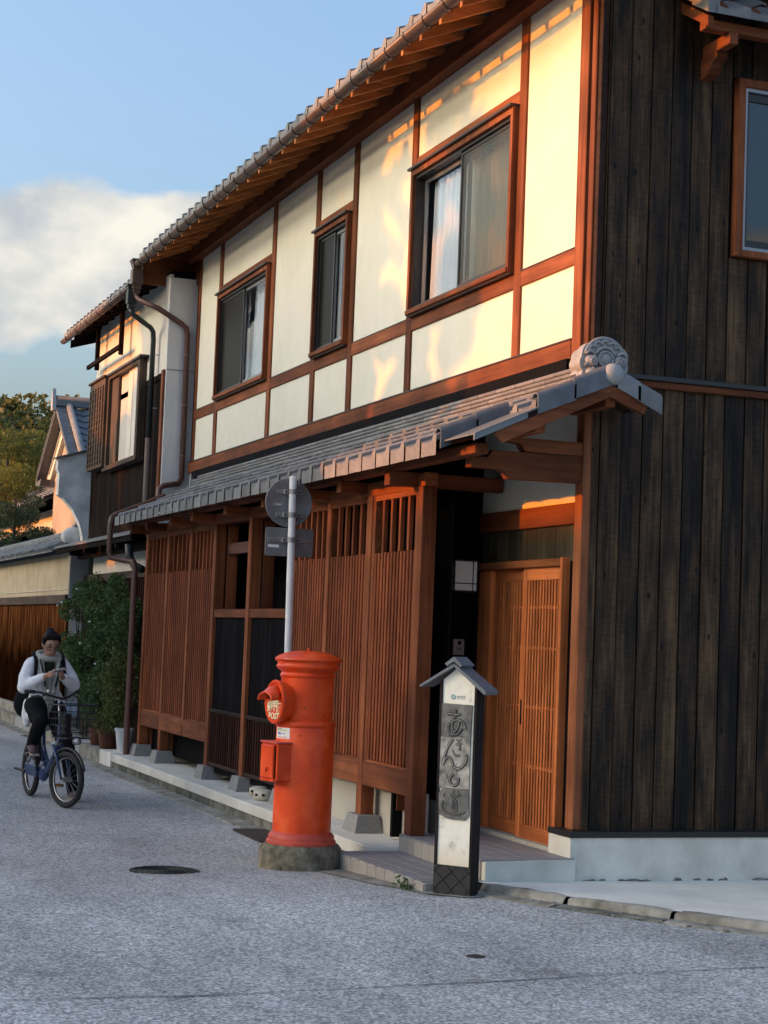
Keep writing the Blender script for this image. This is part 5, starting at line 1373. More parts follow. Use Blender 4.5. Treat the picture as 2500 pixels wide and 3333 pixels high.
# sticker on the curved drum
def patch(t0, t1, z0, z1, r, name, mt):
    vs = []; nn = 8
    for k in range(nn + 1):
        t = t0 + (t1 - t0) * k / nn
        vs += [(PX + r * math.cos(t), PY + r * math.sin(t), z0), (PX + r * math.cos(t), PY + r * math.sin(t), z1)]
    MB().add(vs, [(2 * k, 2 * k + 2, 2 * k + 3, 2 * k + 1) for k in range(nn)]).build(name, mt, PB, smooth=True)
patch(R(-92), R(-50), .945, 1.022, .2105, 'sticker', PAPER)
patch(R(-90), R(-58), 1.001, 1.006, .2115, 'sticker_print', GREENP); patch(R(-84), R(-74), .972, .990, .2115, 'sticker_print', BLUEP); patch(R(-72), R(-60), .977, .982, .2115, 'sticker_print', BLUEP); patch(R(-84), R(-56), .953, .958, .2115, 'sticker_print', PINKP)
patch(R(-86), R(-70), 1.011, 1.015, .2115, 'sticker_print', GREYP)

# ------------------------------------------------------------------ road sign seen from behind
RSg = thing('road_sign', (-13.6, 4.28, 0), 'white sign pole with blank grey backs of a round and a rectangular plate', 'road sign')
MB().tube([(-13.6, 4.31, -.05), (-13.6, 4.30, 1.5), (-13.6, 4.281, 2.962)], .0305, 20).lathe([(.0305, 0), (.028, .008), (0, .012)], (-13.6, 4.281, 2.96), 20).build('pole', POLE, RSg, smooth=True, angle=50)
ax_ = ((0, 1, 0), (0, 0, 1), (1, 0, 0))
MB().lathe([(0, 0), (.197, 0), (.200, .003), (.200, .012), (.196, .015), (.190, .010), (0, .010)], (-13.668, 4.270, 2.755), 56, ax_).build('round_plate', PLATE, RSg, smooth=True, angle=40)
def rrect(w_, h_, r_, n=5):
    p = []
    for (sx, sy, a0) in ((1, 1, 0), (-1, 1, 90), (-1, -1, 180), (1, -1, 270)):
        for k in range(n + 1):
            a_ = R(a0 + 90 * k / n); p.append((sx * (w_ / 2 - r_) + r_ * math.cos(a_), sy * (h_ / 2 - r_) + r_ * math.sin(a_)))
    return p
MB().prism([(4.288 + a_, 2.432 + b_) for a_, b_ in rrect(.405, .232, .022)], 0, -13.667, -13.655).build('rectangular_plate', PLATE, RSg)
for z, hw in ((2.842, .125), (2.652, .125), (2.448, .185)):
    for dz in (-.012, .004): MB().box(-13.655, -13.640, 4.285 - hw, 4.285 + hw, z + dz, z + dz + .008, .002).build('stiffener', STEEL, RSg)
    MB().box(-13.657, -13.646, 4.285 - hw, 4.285 + hw, z - .018, z + .018, .002).build('channel', STEEL, RSg)
    MB().lathe([(.0325, -.021), (.0335, -.021), (.0335, .021), (.0325, .021)], (-13.6, 4.285, z), 24).build('clamp_band', STEEL, RSg, smooth=True, angle=40)
    for sy in (-1, 1):
        MB().box(-13.645, -13.612, 4.285 + sy * .052 - .018, 4.285 + sy * .052 + .018, z - .019, z + .019, .003).build('clamp_ear', STEEL, RSg)
        MB().lathe([(.008, 0), (.008, .008), (0, .008)], (-13.612, 4.285 + sy * .055, z), 8, ax_).build('bolt', IRON, RSg)
MB().box(-13.657, -13.6535, 4.108, 4.20, 2.385, 2.408).build('sticker', PAPER, RSg)
MB().box(-13.657, -13.6545, 4.13, 4.215, 2.72, 2.755).build('sticker', plain('grey_film', (.25, .25, .26), rough=.4), RSg)
MB().box(-13.6545, -13.6538, 4.155, 4.205, 2.735, 2.741).build('sticker_print', PAPER, RSg)

# ------------------------------------------------------------------ direction marker with tiled roof
SO = Vector((-10.303, 4.278, 0)); su = Vector((.7686, .6397, 0)); sn = Vector((.6397, -.7686, 0))
DM = thing('direction_marker', (-10.2, 4.39, .07), 'slim white street marker with small tiled roof and carved dark name tiles', 'street marker')
def SP(s_, z, d=0): return SO + su * s_ + zv * z + sn * d
def sprism(pts, d0, d1, name, mt, angle=None):
    n = len(pts); vs = [SP(a_, b_, d0) for a_, b_ in pts] + [SP(a_, b_, d1) for a_, b_ in pts]
    fs = [tuple(range(n)), tuple(range(2 * n - 1, n - 1, -1))] + [(i, (i + 1) % n, n + (i + 1) % n, n + i) for i in range(n)]
    return MB().add(vs, fs).build(name, mt, DM, angle=angle)
sprism([(0, .05), (.0185, .05), (.0185, 1.44), (0, 1.425)], -.105, .004, 'side_board', SIGNWOOD)
sprism([(.2455, .05), (.262, .05), (.262, 1.41), (.2455, 1.425)], -.105, .004, 'side_board', SIGNWOOD)
sprism([(.019, .05), (.245, .05), (.245, 1.42), (.125, 1.515), (.019, 1.43)], -.100, -.012, 'core_board', SIGNWOOD)
sprism([(.019, .279), (.245, .279), (.245, 1.422), (.125, 1.52), (.019, 1.434)], -.0115, -.004, 'white_panel', SIGNWHITE)
DK = plain('black_diamond_tile', (.022, .021, .022), rough=.55, var=.2, scale=20, bump=.2, spec=.4)
sprism([(.0, .055), (.262, .055), (.262, .2775), (.0, .2775)], -.004, .0015, 'foot_panel', plain('dark_joint', (.012, .011, .011), rough=.8))
def clip(poly, x0, x1, z0, z1):
    for ax, val, sg in ((0, x0, 1), (0, x1, -1), (1, z0, 1), (1, z1, -1)):
        out = []
        for i in range(len(poly)):
            p, q = poly[i - 1], poly[i]; a_, b_ = sg * (p[ax] - val), sg * (q[ax] - val)
            if a_ >= 0: out.append(p)
            if a_ * b_ < 0:
                t = a_ / (a_ - b_); out.append((p[0] + t * (q[0] - p[0]), p[1] + t * (q[1] - p[1])))
        poly = out
        if len(poly) < 3: return []
    return poly
for i in range(-1, 4):
    for j in range(-1, 6):
        cx, cz_ = .012 + i * .118 + (j % 2) * .059, .075 + j * .056
        po = clip([(cx - .0545, cz_), (cx, cz_ - .0515), (cx + .0545, cz_), (cx, cz_ + .0515)], .003, .259, .058, .275)
        if po: sprism(po, .0016, .0055, 'diamond_tile', DK)
# carved tiles
T1 = [(.0188, 1.2872), (.2328, 1.2831), (.2275, 1.0785), (.0199, 1.0800)]
T2 = [(.02, 1.0775), (.2270, 1.0765), (.2288, .7610), (.0190, .7580)]
T3 = [(.0449, .7560), (.2288, .7595), (.2351, .6006), (.2056, .5663), (.1228, .5661), (.0705, .5709), (.0437, .587), (.0228, .5876), (.0197, .7253)]
for p, mt in ((T1, CARVE), (T2, CARVE_L), (T3, CARVE)):
    t_ = sprism(p, -.0038, .007, 'name_tile', mt)
ST = [[(.0613, 1.2173), (.0858, 1.223), (.1204, 1.2184), (.1546, 1.2225)], [(.1191, 1.251), (.1196, 1.214), (.1025, 1.1739), (.0966, 1.1387), (.1175, 1.1073)],
 [(.1463, 1.1851), (.1428, 1.1501), (.1198, 1.1118), (.0935, 1.0928), (.0753, 1.1157), (.0741, 1.1461), (.0976, 1.1736), (.1413, 1.1869), (.1789, 1.1674), (.195, 1.1315)], [(.0962, 1.0900), (.1399, 1.1), (.1728, 1.1345)],
 [(.1293, 1.0603), (.1707, 1.065)], [(.128, 1.032), (.1717, 1.0412)], [(.1437, 1.0677), (.1576, 1.0252), (.1564, .9948)], [(.1073, .9959), (.1231, .9687), (.1602, .9625)],
 [(.1069, 1.0654), (.0699, 1.0065), (.0405, .9045), (.0556, .9338), (.0821, .9508), (.1026, .9305), (.1188, .8947), (.1536, .882), (.1915, .9106), (.2095, .9507), (.1987, .9759)],
 [(.1158, .8468), (.0949, .8172), (.1035, .7875), (.1285, .7763), (.1522, .7954), (.1558, .8281)],
 [(.1011, .7155), (.1326, .7088), (.1683, .723)], [(.1146, .6387), (.1186, .6688), (.1306, .6926), (.1473, .6665), (.149, .6232), (.1147, .6364)], [(.1231, .66), (.1376, .6611)], [(.1216, .6461), (.1383, .6452)],
 [(.0531, .6773), (.0476, .6447), (.0688, .612), (.1215, .5981), (.1731, .6046), (.2138, .6194)]]
def smooth_path(p, n=5):
    out = []
    for i in range(len(p) - 1):
        p0 = Vector(p[max(i - 1, 0)]); p1 = Vector(p[i]); p2 = Vector(p[i + 1]); p3 = Vector(p[min(i + 2, len(p) - 1)])
        for k in range(n):
            t = k / n; out.append(.5 * ((2 * p1) + (p2 - p0) * t + (2 * p0 - 5 * p1 + 4 * p2 - p3) * t * t + (3 * p1 - p0 - 3 * p2 + p3) * t ** 3))
    out.append(Vector(p[-1])); return out
def ribbon(path, hw, d0, d1):
    m_ = MB(); n = len(path); L_, R_ = [], []
    for i, p in enumerate(path):
        t = (path[min(i + 1, n - 1)] - path[max(i - 1, 0)]); t.normalize(); nn = Vector((-t.y, t.x)) * hw
        L_.append(p + nn); R_.append(p - nn)
    vs = [SP(a_.x, a_.y, d) for d in (d0, d1) for a_ in L_] ; vs2 = [SP(a_.x, a_.y, d) for d in (d0, d1) for a_ in R_]
    al = vs + vs2; fs = []
    for i in range(n - 1):
        fs += [(n + i, n + i + 1, 3 * n + i + 1, 3 * n + i), (i, i + 1, n + i + 1, n + i), (2 * n + i, 2 * n + i + 1, 3 * n + i + 1, 3 * n + i)]
    fs += [(0, n, 3 * n, 2 * n), (n - 1, 2 * n - 1, 4 * n - 1, 3 * n - 1)]
    return m_.add(al, fs)
for k, p in enumerate(ST):
    sp_ = smooth_path(p); big = k in (0, 1, 2, 3, 8, 9)
    ribbon(sp_, .0105 if big else .0075, .0071, .0083).build('stroke_groove_shade', CARVE_G, DM)  # dark raised ribbon stands for the shade around the stroke
    MB().tube([SP(a_.x, a_.y, .0085) for a_ in sp_], .0062 if big else .0038, 6).build('stroke', CARVE if (k < 4 or k > 9) else CARVE_L, DM, smooth=True)
for k, (a_, b_) in enumerate([(.1372, .8627), (.1539, .8734), (.0713, .8285), (.0569, .7121), (.1236, .7379), (.1572, .7427)]):
    r_ = (.0075, .0075, .012, .012, .008, .008)[k]
    MB().ball(SP(a_, b_, .0075), (r_ * 1.25, r_ * 1.25, r_ * 1.25), 10, 6, M=Matrix.Diagonal((.35, .35, 1)).to_3x3()).build('stroke_groove_shade', CARVE_G, DM, smooth=True)
    MB().ball(SP(a_, b_, .0085), (r_, r_, r_), 10, 6, M=Matrix.Diagonal((.45, .45, 1)).to_3x3()).build('stroke_dot', CARVE if k > 2 else CARVE_L, DM, smooth=True)
for a_, b_ in ((.034, 1.268), (.213, 1.266), (.035, 1.058), (.205, 1.055)):
    MB().ball(SP(a_, b_, .0075), .004, 8, 5).build('nail', STEEL, DM)
# round emblem and lettering sticker
MB().tube([SP(.0938 + .0135 * math.cos(t), 1.328 + .0135 * math.sin(t), -.0035) for t in [i * .314 for i in range(20)]], .0032, 6, closed=True).build('emblem_ring', TEALP, DM)
sprism([(.0938 + .010 * math.cos(i * .5236), 1.328 + .010 * math.sin(i * .5236)) for i in range(12)], -.0039, -.0030, 'emblem_disc', plain('pale_teal', (.45, .58, .56), rough=.5))
link('lettering', text_mesh('歴史街道', .0148, .0004, frame(SP(.148, 1.3305, -.0034), su, zv), .0002), GREYP, DM)
ribbon(smooth_path([(.116, 1.320), (.150, 1.3175), (.181, 1.319)]), .0014, -.0039, -.0033).build('sticker_swash', TEALP, DM)
# roof tiles of the marker
RT = plain('marker_roof_tile', (.14, .15, .165), rough=.5, var=.16, scale=14, bump=.25, bscale=50, spec=.5)
sprism([(-.1305, 1.392), (-.120, 1.3815), (.1135, 1.5195), (.112, 1.540)], -.135, .045, 'roof_tile', RT)
sprism([(.1145, 1.540), (.1145, 1.5195), (.334, 1.352), (.345, 1.374)], -.135, .045, 'roof_tile', RT)
sprism([(.052, 1.537), (.066, 1.5225), (.1125, 1.552), (.1125, 1.582)], -.128, .050, 'ridge_tile', RT)
sprism([(.1145, 1.582), (.1145, 1.552), (.160, 1.518), (.173, 1.531)], -.128, .050, 'ridge_tile', RT)

# ------------------------------------------------------------------ lamp and intercom by the door
WL = thing('wall_lamp', (-12.335, 5.26, 2.18), 'box wall lamp with milky panels and thin dark frame on the black return wall', 'lamp')
x0, x1, y0, y1, z0, z1 = -12.334, -12.245, 5.165, 5.360, 2.055, 2.300
MB().box(x0, x1 - .006, y0 + .006, y1 - .006, z0 + .006, z1 - .006).build('diffuser', LAMPGLASS, WL)
fr = MB(); t = .008
for (a_, b_, c_, d_, e_, f_) in ((x0, x1, y0, y1, z1 - .012, z1), (x0, x1, y0, y1, z0, z0 + .012)):
    MB().box(a_, b_, c_, d_, e_, f_, .001).build('frame_cap', METAL_DK, WL)
for yy in (y0, y1 - t): MB().box(x1 - t, x1, yy, yy + t, z0 + .012, z1 - .012).build('frame_bar', METAL_DK, WL)
MB().box(x1 - t + .001, x1 - .001, y1 - .042, y1 - .035, z0 + .012, z1 - .012).build('frame_bar', METAL_DK, WL)
MB().box(x1 - t + .0005, x1 - .0005, y0 + t, y1 - t, z0 + .062, z0 + .069).build('frame_bar', METAL_DK, WL)
IC = thing('door_intercom', (-12.335, 5.26, 1.64), 'small silver intercom panel with round lens on the black return wall', 'intercom')
MB().box(-12.334, -12.312, 5.205, 5.297, 1.575, 1.697, .003).build('face_plate', METAL_GR, IC)
MB().lathe([(0, 0), (.015, 0), (.015, .004), (.010, .006), (0, .007)], (-12.312, 5.256, 1.668), 16, ax_).build('lens', BLACK, IC, smooth=True)
for zz in (1.628, 1.622, 1.616): MB().box(-12.312, -12.3105, 5.233, 5.278, zz, zz + .0028).build('speaker_slot', METAL_DK, IC)
MB().box(-12.312, -12.309, 5.232, 5.280, 1.586, 1.604, .001).build('call_button', STEEL, IC)

# ------------------------------------------------------------------ small things on the ground
MH = thing('manhole_cover', (-11.85, 2.93, 0), 'round dark cast-iron manhole cover in the road left of the post box', 'manhole cover')
MB().lathe([(0, .0), (.235, .0), (.24, .004), (.24, -.03)], (-11.83, 2.925, gz(-11.83) + .004), 48).build('cover', IRON, MH)
for r_ in (.21, .17, .13, .09, .05):
    MB().tube([(-11.83 + r_ * math.cos(t), 2.925 + r_ * math.sin(t), gz(-11.83) + .0085) for t in [i * .2094 for i in range(30)]], .004, 5, closed=True).build('cover_ring', IRON, MH)
VC = thing('valve_cover', (-8.2, 3.65, .1), 'tiny worn iron valve cover in the near road right of centre', 'valve cover')
MB().lathe([(0, .0), (.045, .0), (.05, -.004), (.05, -.03)], (-8.2, 3.65, .1045), 20).build('cover', IRON, VC)
DPl = thing('drain_plate', (-14.1, 4.3, 0), 'rusty steel drain plate in the gutter behind the post box', 'drain cover')
MB().prism([(-14.5, 4.16), (-13.66, 4.15), (-13.64, 4.44), (-14.5, 4.44)], 2, .002, .020).build('plate', RUST, DPl)
BO = thing('boulder', (-16.6, 4.82, .18), 'rough grey foundation boulder under the slatted skirt', 'stone')
bm_ = MB().ball((-16.55, 4.84, .235), (.22, .12, .085), 16, 10)
for i, v in enumerate(bm_.v): r_ = random.Random(i).uniform(-.008, .008); bm_.v[i] = (v[0] + r_, v[1] + r_, v[2] + r_)
bm_.build('stone', GRANITE, BO, smooth=True)
CER = plain('beige_ceramic', (.48, .44, .34), rough=.5, var=.1, scale=8)
for i, (x_, y_) in enumerate(((-15.62, 4.72), (-15.28, 4.66))):
    T = thing('ceramic_pot', (x_, y_, .18), ('small beige round pot with square dark holes under the skirt, next to a base stone', 'small beige round pot with square dark holes, half hidden by the post box')[i], 'pot')
    MB().lathe([(0, 0), (.075, .002), (.098, .025), (.10, .05), (.09, .08), (.06, .096), (0, .098)], (x_, y_, .18), 24).build('body', CER, T, smooth=True)
    for aa in (-100, -60, -20):
        c_ = Vector((x_ + .0995 * math.cos(R(aa)), y_ + .0995 * math.sin(R(aa)), .235)); nn = Vector((math.cos(R(aa)), math.sin(R(aa)), 0))
        MB().box(-.013, .013, -.011, .011, -.004, .002, M=frame(c_, zv.cross(nn), zv)).build('hole', BLACK, T)
WE = thing('weed', (-10.55, 4.18, .07), 'small green weed growing at the foot of the lower step', 'weed')
m = MB(); rw = random.Random(2)
leaves(m, 70, lambda: (-10.56 + rw.gauss(0, .05), 4.185 + rw.gauss(0, .025), .09 + abs(rw.gauss(0, .025))), .016, rw); rawbuild(m, 'foliage', L_BUSH, WE)

# ------------------------------------------------------------------ bicycle
th_ = R(5.9); BT = frame((-17.49, 2.93, 0), (math.cos(th_), math.sin(th_), 0), (-math.sin(th_), math.cos(th_), 0))
def steer(a_, deg=19): return BT @ Matrix.Translation((a_, 0, 0)) @ Matrix.Rotation(R(deg), 4, 'Z') @ Matrix.Translation((-a_, 0, 0))
MW, MHB = steer(1.10), steer(.92)
BK = thing('bicycle', (-16.9, 2.99, 0), 'dark blue small-wheeled bicycle with black wire front basket', 'bicycle')
def arc(c, r_, a0, a1, n, b=0): return [(c[0] + r_ * math.cos(R(a0 + (a1 - a0) * k / n)), b, c[1] + r_ * math.sin(R(a0 + (a1 - a0) * k / n))) for k in range(n + 1)]
def wheel(a_, T):
    wo = MB(T).tube(arc((a_, .26), .231, 0, 351, 39), .029, 10, closed=True).build('wheel', RUBBER, BK, smooth=True)
    MB(T).tube(arc((a_, .26), .203, 0, 351, 39), .009, 6, closed=True).build('rim', CHROME, wo, smooth=True)
    sp_ = MB(T)
    for k in range(18):
        t = 2 * math.pi * k / 18; t2 = t + (.35 if k % 2 else -.35); s_ = .025 if k % 4 < 2 else -.025
        sp_.tube([(a_ + .02 * math.cos(t2), s_, .26 + .02 * math.sin(t2)), (a_ + .2 * math.cos(t), 0, .26 + .2 * math.sin(t))], .0013, 4)
    sp_.build('spokes', CHROME, wo, kind='stuff')
    MB(T).tube([(a_, -.05, .26), (a_, .05, .26)], .022, 12).build('hub', CHROME, wo, smooth=True, angle=40)
wheel(0, BT); wheel(1.16, MW)
FRM = MB(BT).tube([(.45, 0, .29), (.60, 0, .30), (.80, 0, .44), (.955, 0, .63)], [.035, .034, .03, .028], 10).build('frame', BIKEBLUE, BK, smooth=True)
MB(BT).tube([(.45, 0, .29), (.34, 0, .74)], .021, 10).build('seat_tube', BIKEBLUE, FRM, smooth=True)
MB(BT).tube([(.36, 0, .56), (.60, 0, .36)], .016, 8).build('gusset_tube', BIKEBLUE, FRM, smooth=True)
for s_ in (-1, 1):
    MB(BT).tube([(.45, s_ * .04, .28), (0, s_ * .06, .26)], .012, 8).build('chain_stay', BIKEBLUE, FRM, smooth=True)
    MB(BT).tube([(.37, s_ * .02, .60), (0, s_ * .06, .26)], .009, 8).build('seat_stay', BIKEBLUE, FRM, smooth=True)
MB(BT).ball((.45, 0, .28), (.115, .05, .10), 18, 12).build('motor', BIKEBLUE, BK, smooth=True)
MB(BT).box(.16, .30, -.045, .045, .36, .66, .02, M=Matrix.Rotation(R(0), 4, 'Y')).build('battery', BIKEBLK, BK)
MB(BT).box(.03, .44, -.075, -.055, .22, .33, .02).build('chain_guard', BIKEBLUE, BK)
MB(BT).tube([(.34, 0, .72), (.30, 0, .83)], .014, 8).build('seat_post', CHROME, BK, smooth=True)
sd = MB(BT).ball((.24, 0, .855), (.14, .095, .04), 16, 10).tube([(.28, 0, .855), (.42, 0, .86)], [.045, .02], 10).build('saddle', BIKEBLK, BK, smooth=True)
MB(BT).tube(arc((0, .26), .285, 35, 190, 18), .018, 6).build('rear_mudguard', BIKEBLK, BK, smooth=True)
MB(MW).tube(arc((1.16, .26), .285, 20, 140, 14), .016, 6).build('front_mudguard', BIKEBLK, BK, smooth=True)
rk = MB(BT)
for s_ in (-.06, 0, .06): rk.tube([(-.22, s_, .575), (.20, s_, .58)], .006, 6)
rk.tube([(-.22, -.06, .575), (-.22, .06, .575)], .006, 6).tube([(.12, -.06, .58), (0, -.07, .27)], .005, 6).tube([(.12, .06, .58), (0, .07, .27)], .005, 6)
rk.build('rear_rack', BIKEBLK, BK, kind='stuff')
MB(BT).tube([(.965, 0, .58), (.925, 0, .75)], .024, 12).build('head_tube', BIKEBLUE, FRM, smooth=True)
for s_ in (-1, 1): MB(MW).tube([(.985, s_ * .045, .575), (1.06, s_ * .052, .46), (1.16, s_ * .055, .26)], [.016, .014, .010], 8).build('fork_blade', BIKEBLUE, BK, smooth=True)
MB(MW).tube([(.985, -.05, .575), (.985, .05, .575)], .018, 8).build('fork_crown', CHROME, BK, smooth=True)
MB(MHB).tube([(.925, 0, .75), (.885, 0, .98)], .014, 8).build('stem', CHROME, BK, smooth=True)
MB(MHB).tube([(.80, -.27, 1.055), (.86, -.20, 1.05), (.93, -.07, 1.01), (.94, 0, .995), (.93, .07, 1.01), (.86, .20, 1.05), (.80, .27, 1.055)], .0115, 8).build('handlebar', BIKEBLK, BK, smooth=True)
for s_ in (-1, 1):
    MB(MHB).tube([(.755, s_ * .30, 1.055), (.83, s_ * .235, 1.055)], .019, 10).build('grip', RUBBER, BK, smooth=True)
    MB(MHB).tube([(.89, s_ * .16, 1.03), (.88, s_ * .20, 1.01), (.82, s_ * .27, 1.015)], .006, 6).build('brake_lever', BIKEBLK, BK, smooth=True)
    MB(MHB).tube([(.90, s_ * .15, 1.03), (.99, s_ * .10, 1.05), (1.03, s_ * .03, .93), (.99, 0, .70)], .003, 5).build('cable', BIKEBLK, BK, smooth=True)
MB(MHB).ball((.90, -.13, 1.06), .022, 10, 7).build('bell', CHROME, BK, smooth=True)
bkm = MB(MHB)
def brect(z, t): # wire ring of the basket
    a0, a1, w_ = .98 + .02 * t, 1.27 - .05 * t, .185 - .05 * t
    return [(a0, -w_, z), (a1, -w_, z), (a1, w_, z), (a0, w_, z)]
for z, rr2 in ((.95, .006), (.88, .003), (.82, .003), (.76, .003), (.70, .003), (.64, .005)):
    t = (.95 - z) / .31; p = brect(z, t); bkm.tube(p + [p[0]], rr2, 5)
for i in range(4):
    for k in range(6):
        f_ = k / 6; A, B2 = brect(.95, 0), brect(.64, 1)
        pa = Vector(A[i]).lerp(Vector(A[(i + 1) % 4]), f_); pb = Vector(B2[i]).lerp(Vector(B2[(i + 1) % 4]), f_); bkm.tube([pa, pb], .0026, 4)
A = brect(.64, 1)
for k in range(5): bkm.tube([Vector(A[0]).lerp(Vector(A[3]), k / 4), Vector(A[1]).lerp(Vector(A[2]), k / 4)], .0026, 4)
bkm.build('basket', BIKEBLK, BK, kind='stuff')
MB(MHB).box(1.0, 1.06, -.05, .03, .66, .86, .01).build('basket_bracket', BIKEBLK, BK)
MB(MW).lathe([(0, .05), (.028, .045), (.034, .02), (.03, -.02), (0, -.04)], (1.24, .03, .615), 16, ((0, 1, 0), (0, 0, 1), (1, 0, 0))).build('headlamp', CHROME, BK, smooth=True)
for s_, zz in ((-1, .44), (1, .145)):
    MB(BT).tube([(.45, s_ * .07, .29), (.46, s_ * .085, zz)], .011, 8).build('crank', BIKEBLK, BK, smooth=True)
    pd = MB(BT).box(.415, .505, s_ * .09, s_ * .09 + s_ * .10, zz - .014, zz + .012, .004).build('pedal', BIKEBLK, BK)
    MB(BT).box(.506, .512, s_ * .11, s_ * .17, zz - .009, zz + .007).build('reflector', ORANGE, pd)
MB(BT).tube([(.10, -.09, .25), (-.02, -.16, .27)], .012, 6).build('axle_step', BIKEBLK, BK)

# ------------------------------------------------------------------ person on the bicycle
PE = thing('person', (-17.1, 3.0, 0), 'person in white jacket and grey scarf astride the bicycle, looking down at a phone', 'person')
def limb(m_, pts, rs, n=12):
    m_.tube(pts, rs, n)
    for p, r_ in zip(pts, rs): m_.ball(p, r_ * .995, 12, 8)
def blob(m_, name, mt, voxel, it=3, parent=PE):
    o = m_.build(name, mt, parent, smooth=True)
    md = o.modifiers.new('fuse', 'REMESH'); md.mode = 'VOXEL'; md.voxel_size = voxel; md.use_smooth_shade = True
    if it:
        sm = o.modifiers.new('relax', 'SMOOTH'); sm.factor = .5; sm.iterations = it
    return o
b = MB(BT)
HT = Matrix.Rotation(R(24), 3, 'Y')                 # head bowed forward
hc = Vector((.475, 0, 1.505))
b.ball(hc, (.092, .076, .112), 18, 14, M=HT)
b.ball(hc + HT @ Vector((.030, 0, -.062)), (.058, .056, .056), 14, 10, M=HT)       # jaw
b.ball(hc + HT @ Vector((.093, 0, -.018)), (.016, .012, .022), 8, 6, M=HT)         # nose
for s_ in (-1, 1): b.ball(hc + HT @ Vector((-.008, s_ * .078, -.012)), (.016, .010, .028), 8, 6, M=HT)
b.ball(hc + HT @ Vector((.082, 0, -.062)), (.012, .024, .007), 8, 6, M=HT)         # lips
limb(b, [(.395, 0, 1.33), (.43, 0, 1.43)], [.05, .047])
limb(b, [(.33, .02, .92), (.34, .01, 1.10), (.37, 0, 1.28)], [.11, .105, .11])
arms = {-1: [(.37, -.17, 1.32), (.41, -.235, 1.07), (.57, -.075, 1.185)], 1: [(.37, .17, 1.33), (.42, .265, 1.10), (.57, .105, 1.185)]}
for s_, p in arms.items(): limb(b, p, [.045, .038, .028])
legs = {-1: [(.34, -.085, .90), (.61, -.10, .76), (.455, -.125, .555)], 1: [(.34, .10, .88), (.56, .19, .50), (.545, .265, .11)]}
for s_, p in legs.items(): limb(b, p, [.075, .052, .036])
# hands: palms, fingers closed round the phone, thumbs on top
for s_, wr, pc in ((-1, (.57, -.075, 1.185), (.625, -.040, 1.212)), (1, (.57, .105, 1.185), (.632, .072, 1.208))):
    limb(b, [wr, pc], [.026, .028])
    b.ball(pc, (.040, .024, .030), 10, 8)
    for k in range(4):
        z_ = pc[2] + .022 - .015 * k; ln = (.045, .05, .046, .036)[k]
        limb(b, [(pc[0] + .02, pc[1] + s_ * .012, z_), (pc[0] + .02 + ln * .6, pc[1] - s_ * .004, z_ + .004), (pc[0] + .02 + ln * .85, pc[1] - s_ * .030, z_ + .006)], [.0095, .009, .0075], 8)
    limb(b, [(pc[0] - .005, pc[1] - s_ * .018, pc[2] + .02), (pc[0] + .02, pc[1] - s_ * .030, pc[2] + .042), (pc[0] + .045, pc[1] - s_ * .034, pc[2] + .048)], [.011, .0095, .008], 8)
blob(b, 'body', SKIN, .006, 2)
hr = MB(BT)
hr.ball(hc + HT @ Vector((-.024, 0, .024)), (.088, .083, .100), 18, 14, M=HT)
hr.ball(hc + HT @ Vector((-.045, 0, -.02)), (.075, .084, .085), 16, 12, M=HT)
hr.ball(hc + HT @ Vector((-.085, .0, .085)), (.042, .048, .042), 12, 10)
for s_ in (-1, 0, 1): hr.ball(hc + HT @ Vector((.034 - .012 * abs(s_), s_ * .042, .080)), (.050, .040, .030), 12, 8, M=HT)
for s_ in (-1, 1): hr.ball(hc + HT @ Vector((.0, s_ * .070, .035)), (.045, .020, .055), 10, 8, M=HT)
blob(hr, 'hair', HAIR, .008, 3)
for s_ in (-1, 1):
    MB(BT).tube([tuple(hc + HT @ Vector((.098, s_ * .036 + .026 * math.cos(t), -.004 + .021 * math.sin(t)))) for t in [i * .4488 for i in range(14)]], .0025, 5, closed=True).build('glasses_rim', METAL_DK, PE)
    MB(BT).tube([tuple(hc + HT @ Vector((.098, s_ * .062, 0))), tuple(hc + HT @ Vector((.0, s_ * .083, .004)))], .002, 5).build('glasses_arm', METAL_DK, PE)
    MB(BT).ball(hc + HT @ Vector((.086, s_ * .034, .0)), (.006, .014, .005), 8, 6, M=HT).build('eye', HAIR, PE)
    MB(BT).ball(hc + HT @ Vector((.088, s_ * .034, .026)), (.005, .018, .0035), 8, 6, M=HT).build('eyebrow', HAIR, PE)
MB(BT).tube([tuple(hc + HT @ Vector((.100, -.010, 0))), tuple(hc + HT @ Vector((.100, .010, 0)))], .002, 5).build('glasses_bridge', METAL_DK, PE)
jk = MB(BT)
limb(jk, [(.36, 0, 1.30), (.33, .01, 1.10), (.30, .02, .93), (.28, .02, .80)], [.115, .135, .150, .155])
for s_ in (-1, 1):
    limb(jk, [(.365, s_ * .11, 1.325), (.375, s_ * .155, 1.30)], [.06, .068])
    limb(jk, [(.375, s_ * .165, 1.29), (.40, arms[s_][1][1] * .93, 1.17), (.43, arms[s_][1][1] * .96, arms[s_][1][2] + .01)], [.066, .064, .066])
    e_ = arms[s_][1]; w_ = arms[s_][2]
    limb(jk, [(e_[0] + .01, e_[1] * .98, e_[2] + .01), ((e_[0] + w_[0]) / 2, (e_[1] + w_[1]) / 2, (e_[2] + w_[2]) / 2 + .005), (w_[0] - .015, w_[1] + s_ * .008, w_[2])], [.066, .056, .040])
    limb(jk, [(.38, s_ * .12, 1.0), (.37, s_ * .14, .80)], [.045, .05])
blob(jk, 'jacket', JACKET, .012, 2)
for pts_ in ([(.32, -.145, .92), (.31, -.160, .80), (.32, -.155, .725)], [(.36, .145, .95), (.37, .17, .84), (.38, .16, .77)]):
    fl = MB(BT); limb(fl, pts_, [.055, .05, .035]); blob(fl, 'jacket_tail', JACKET, .012, 2)
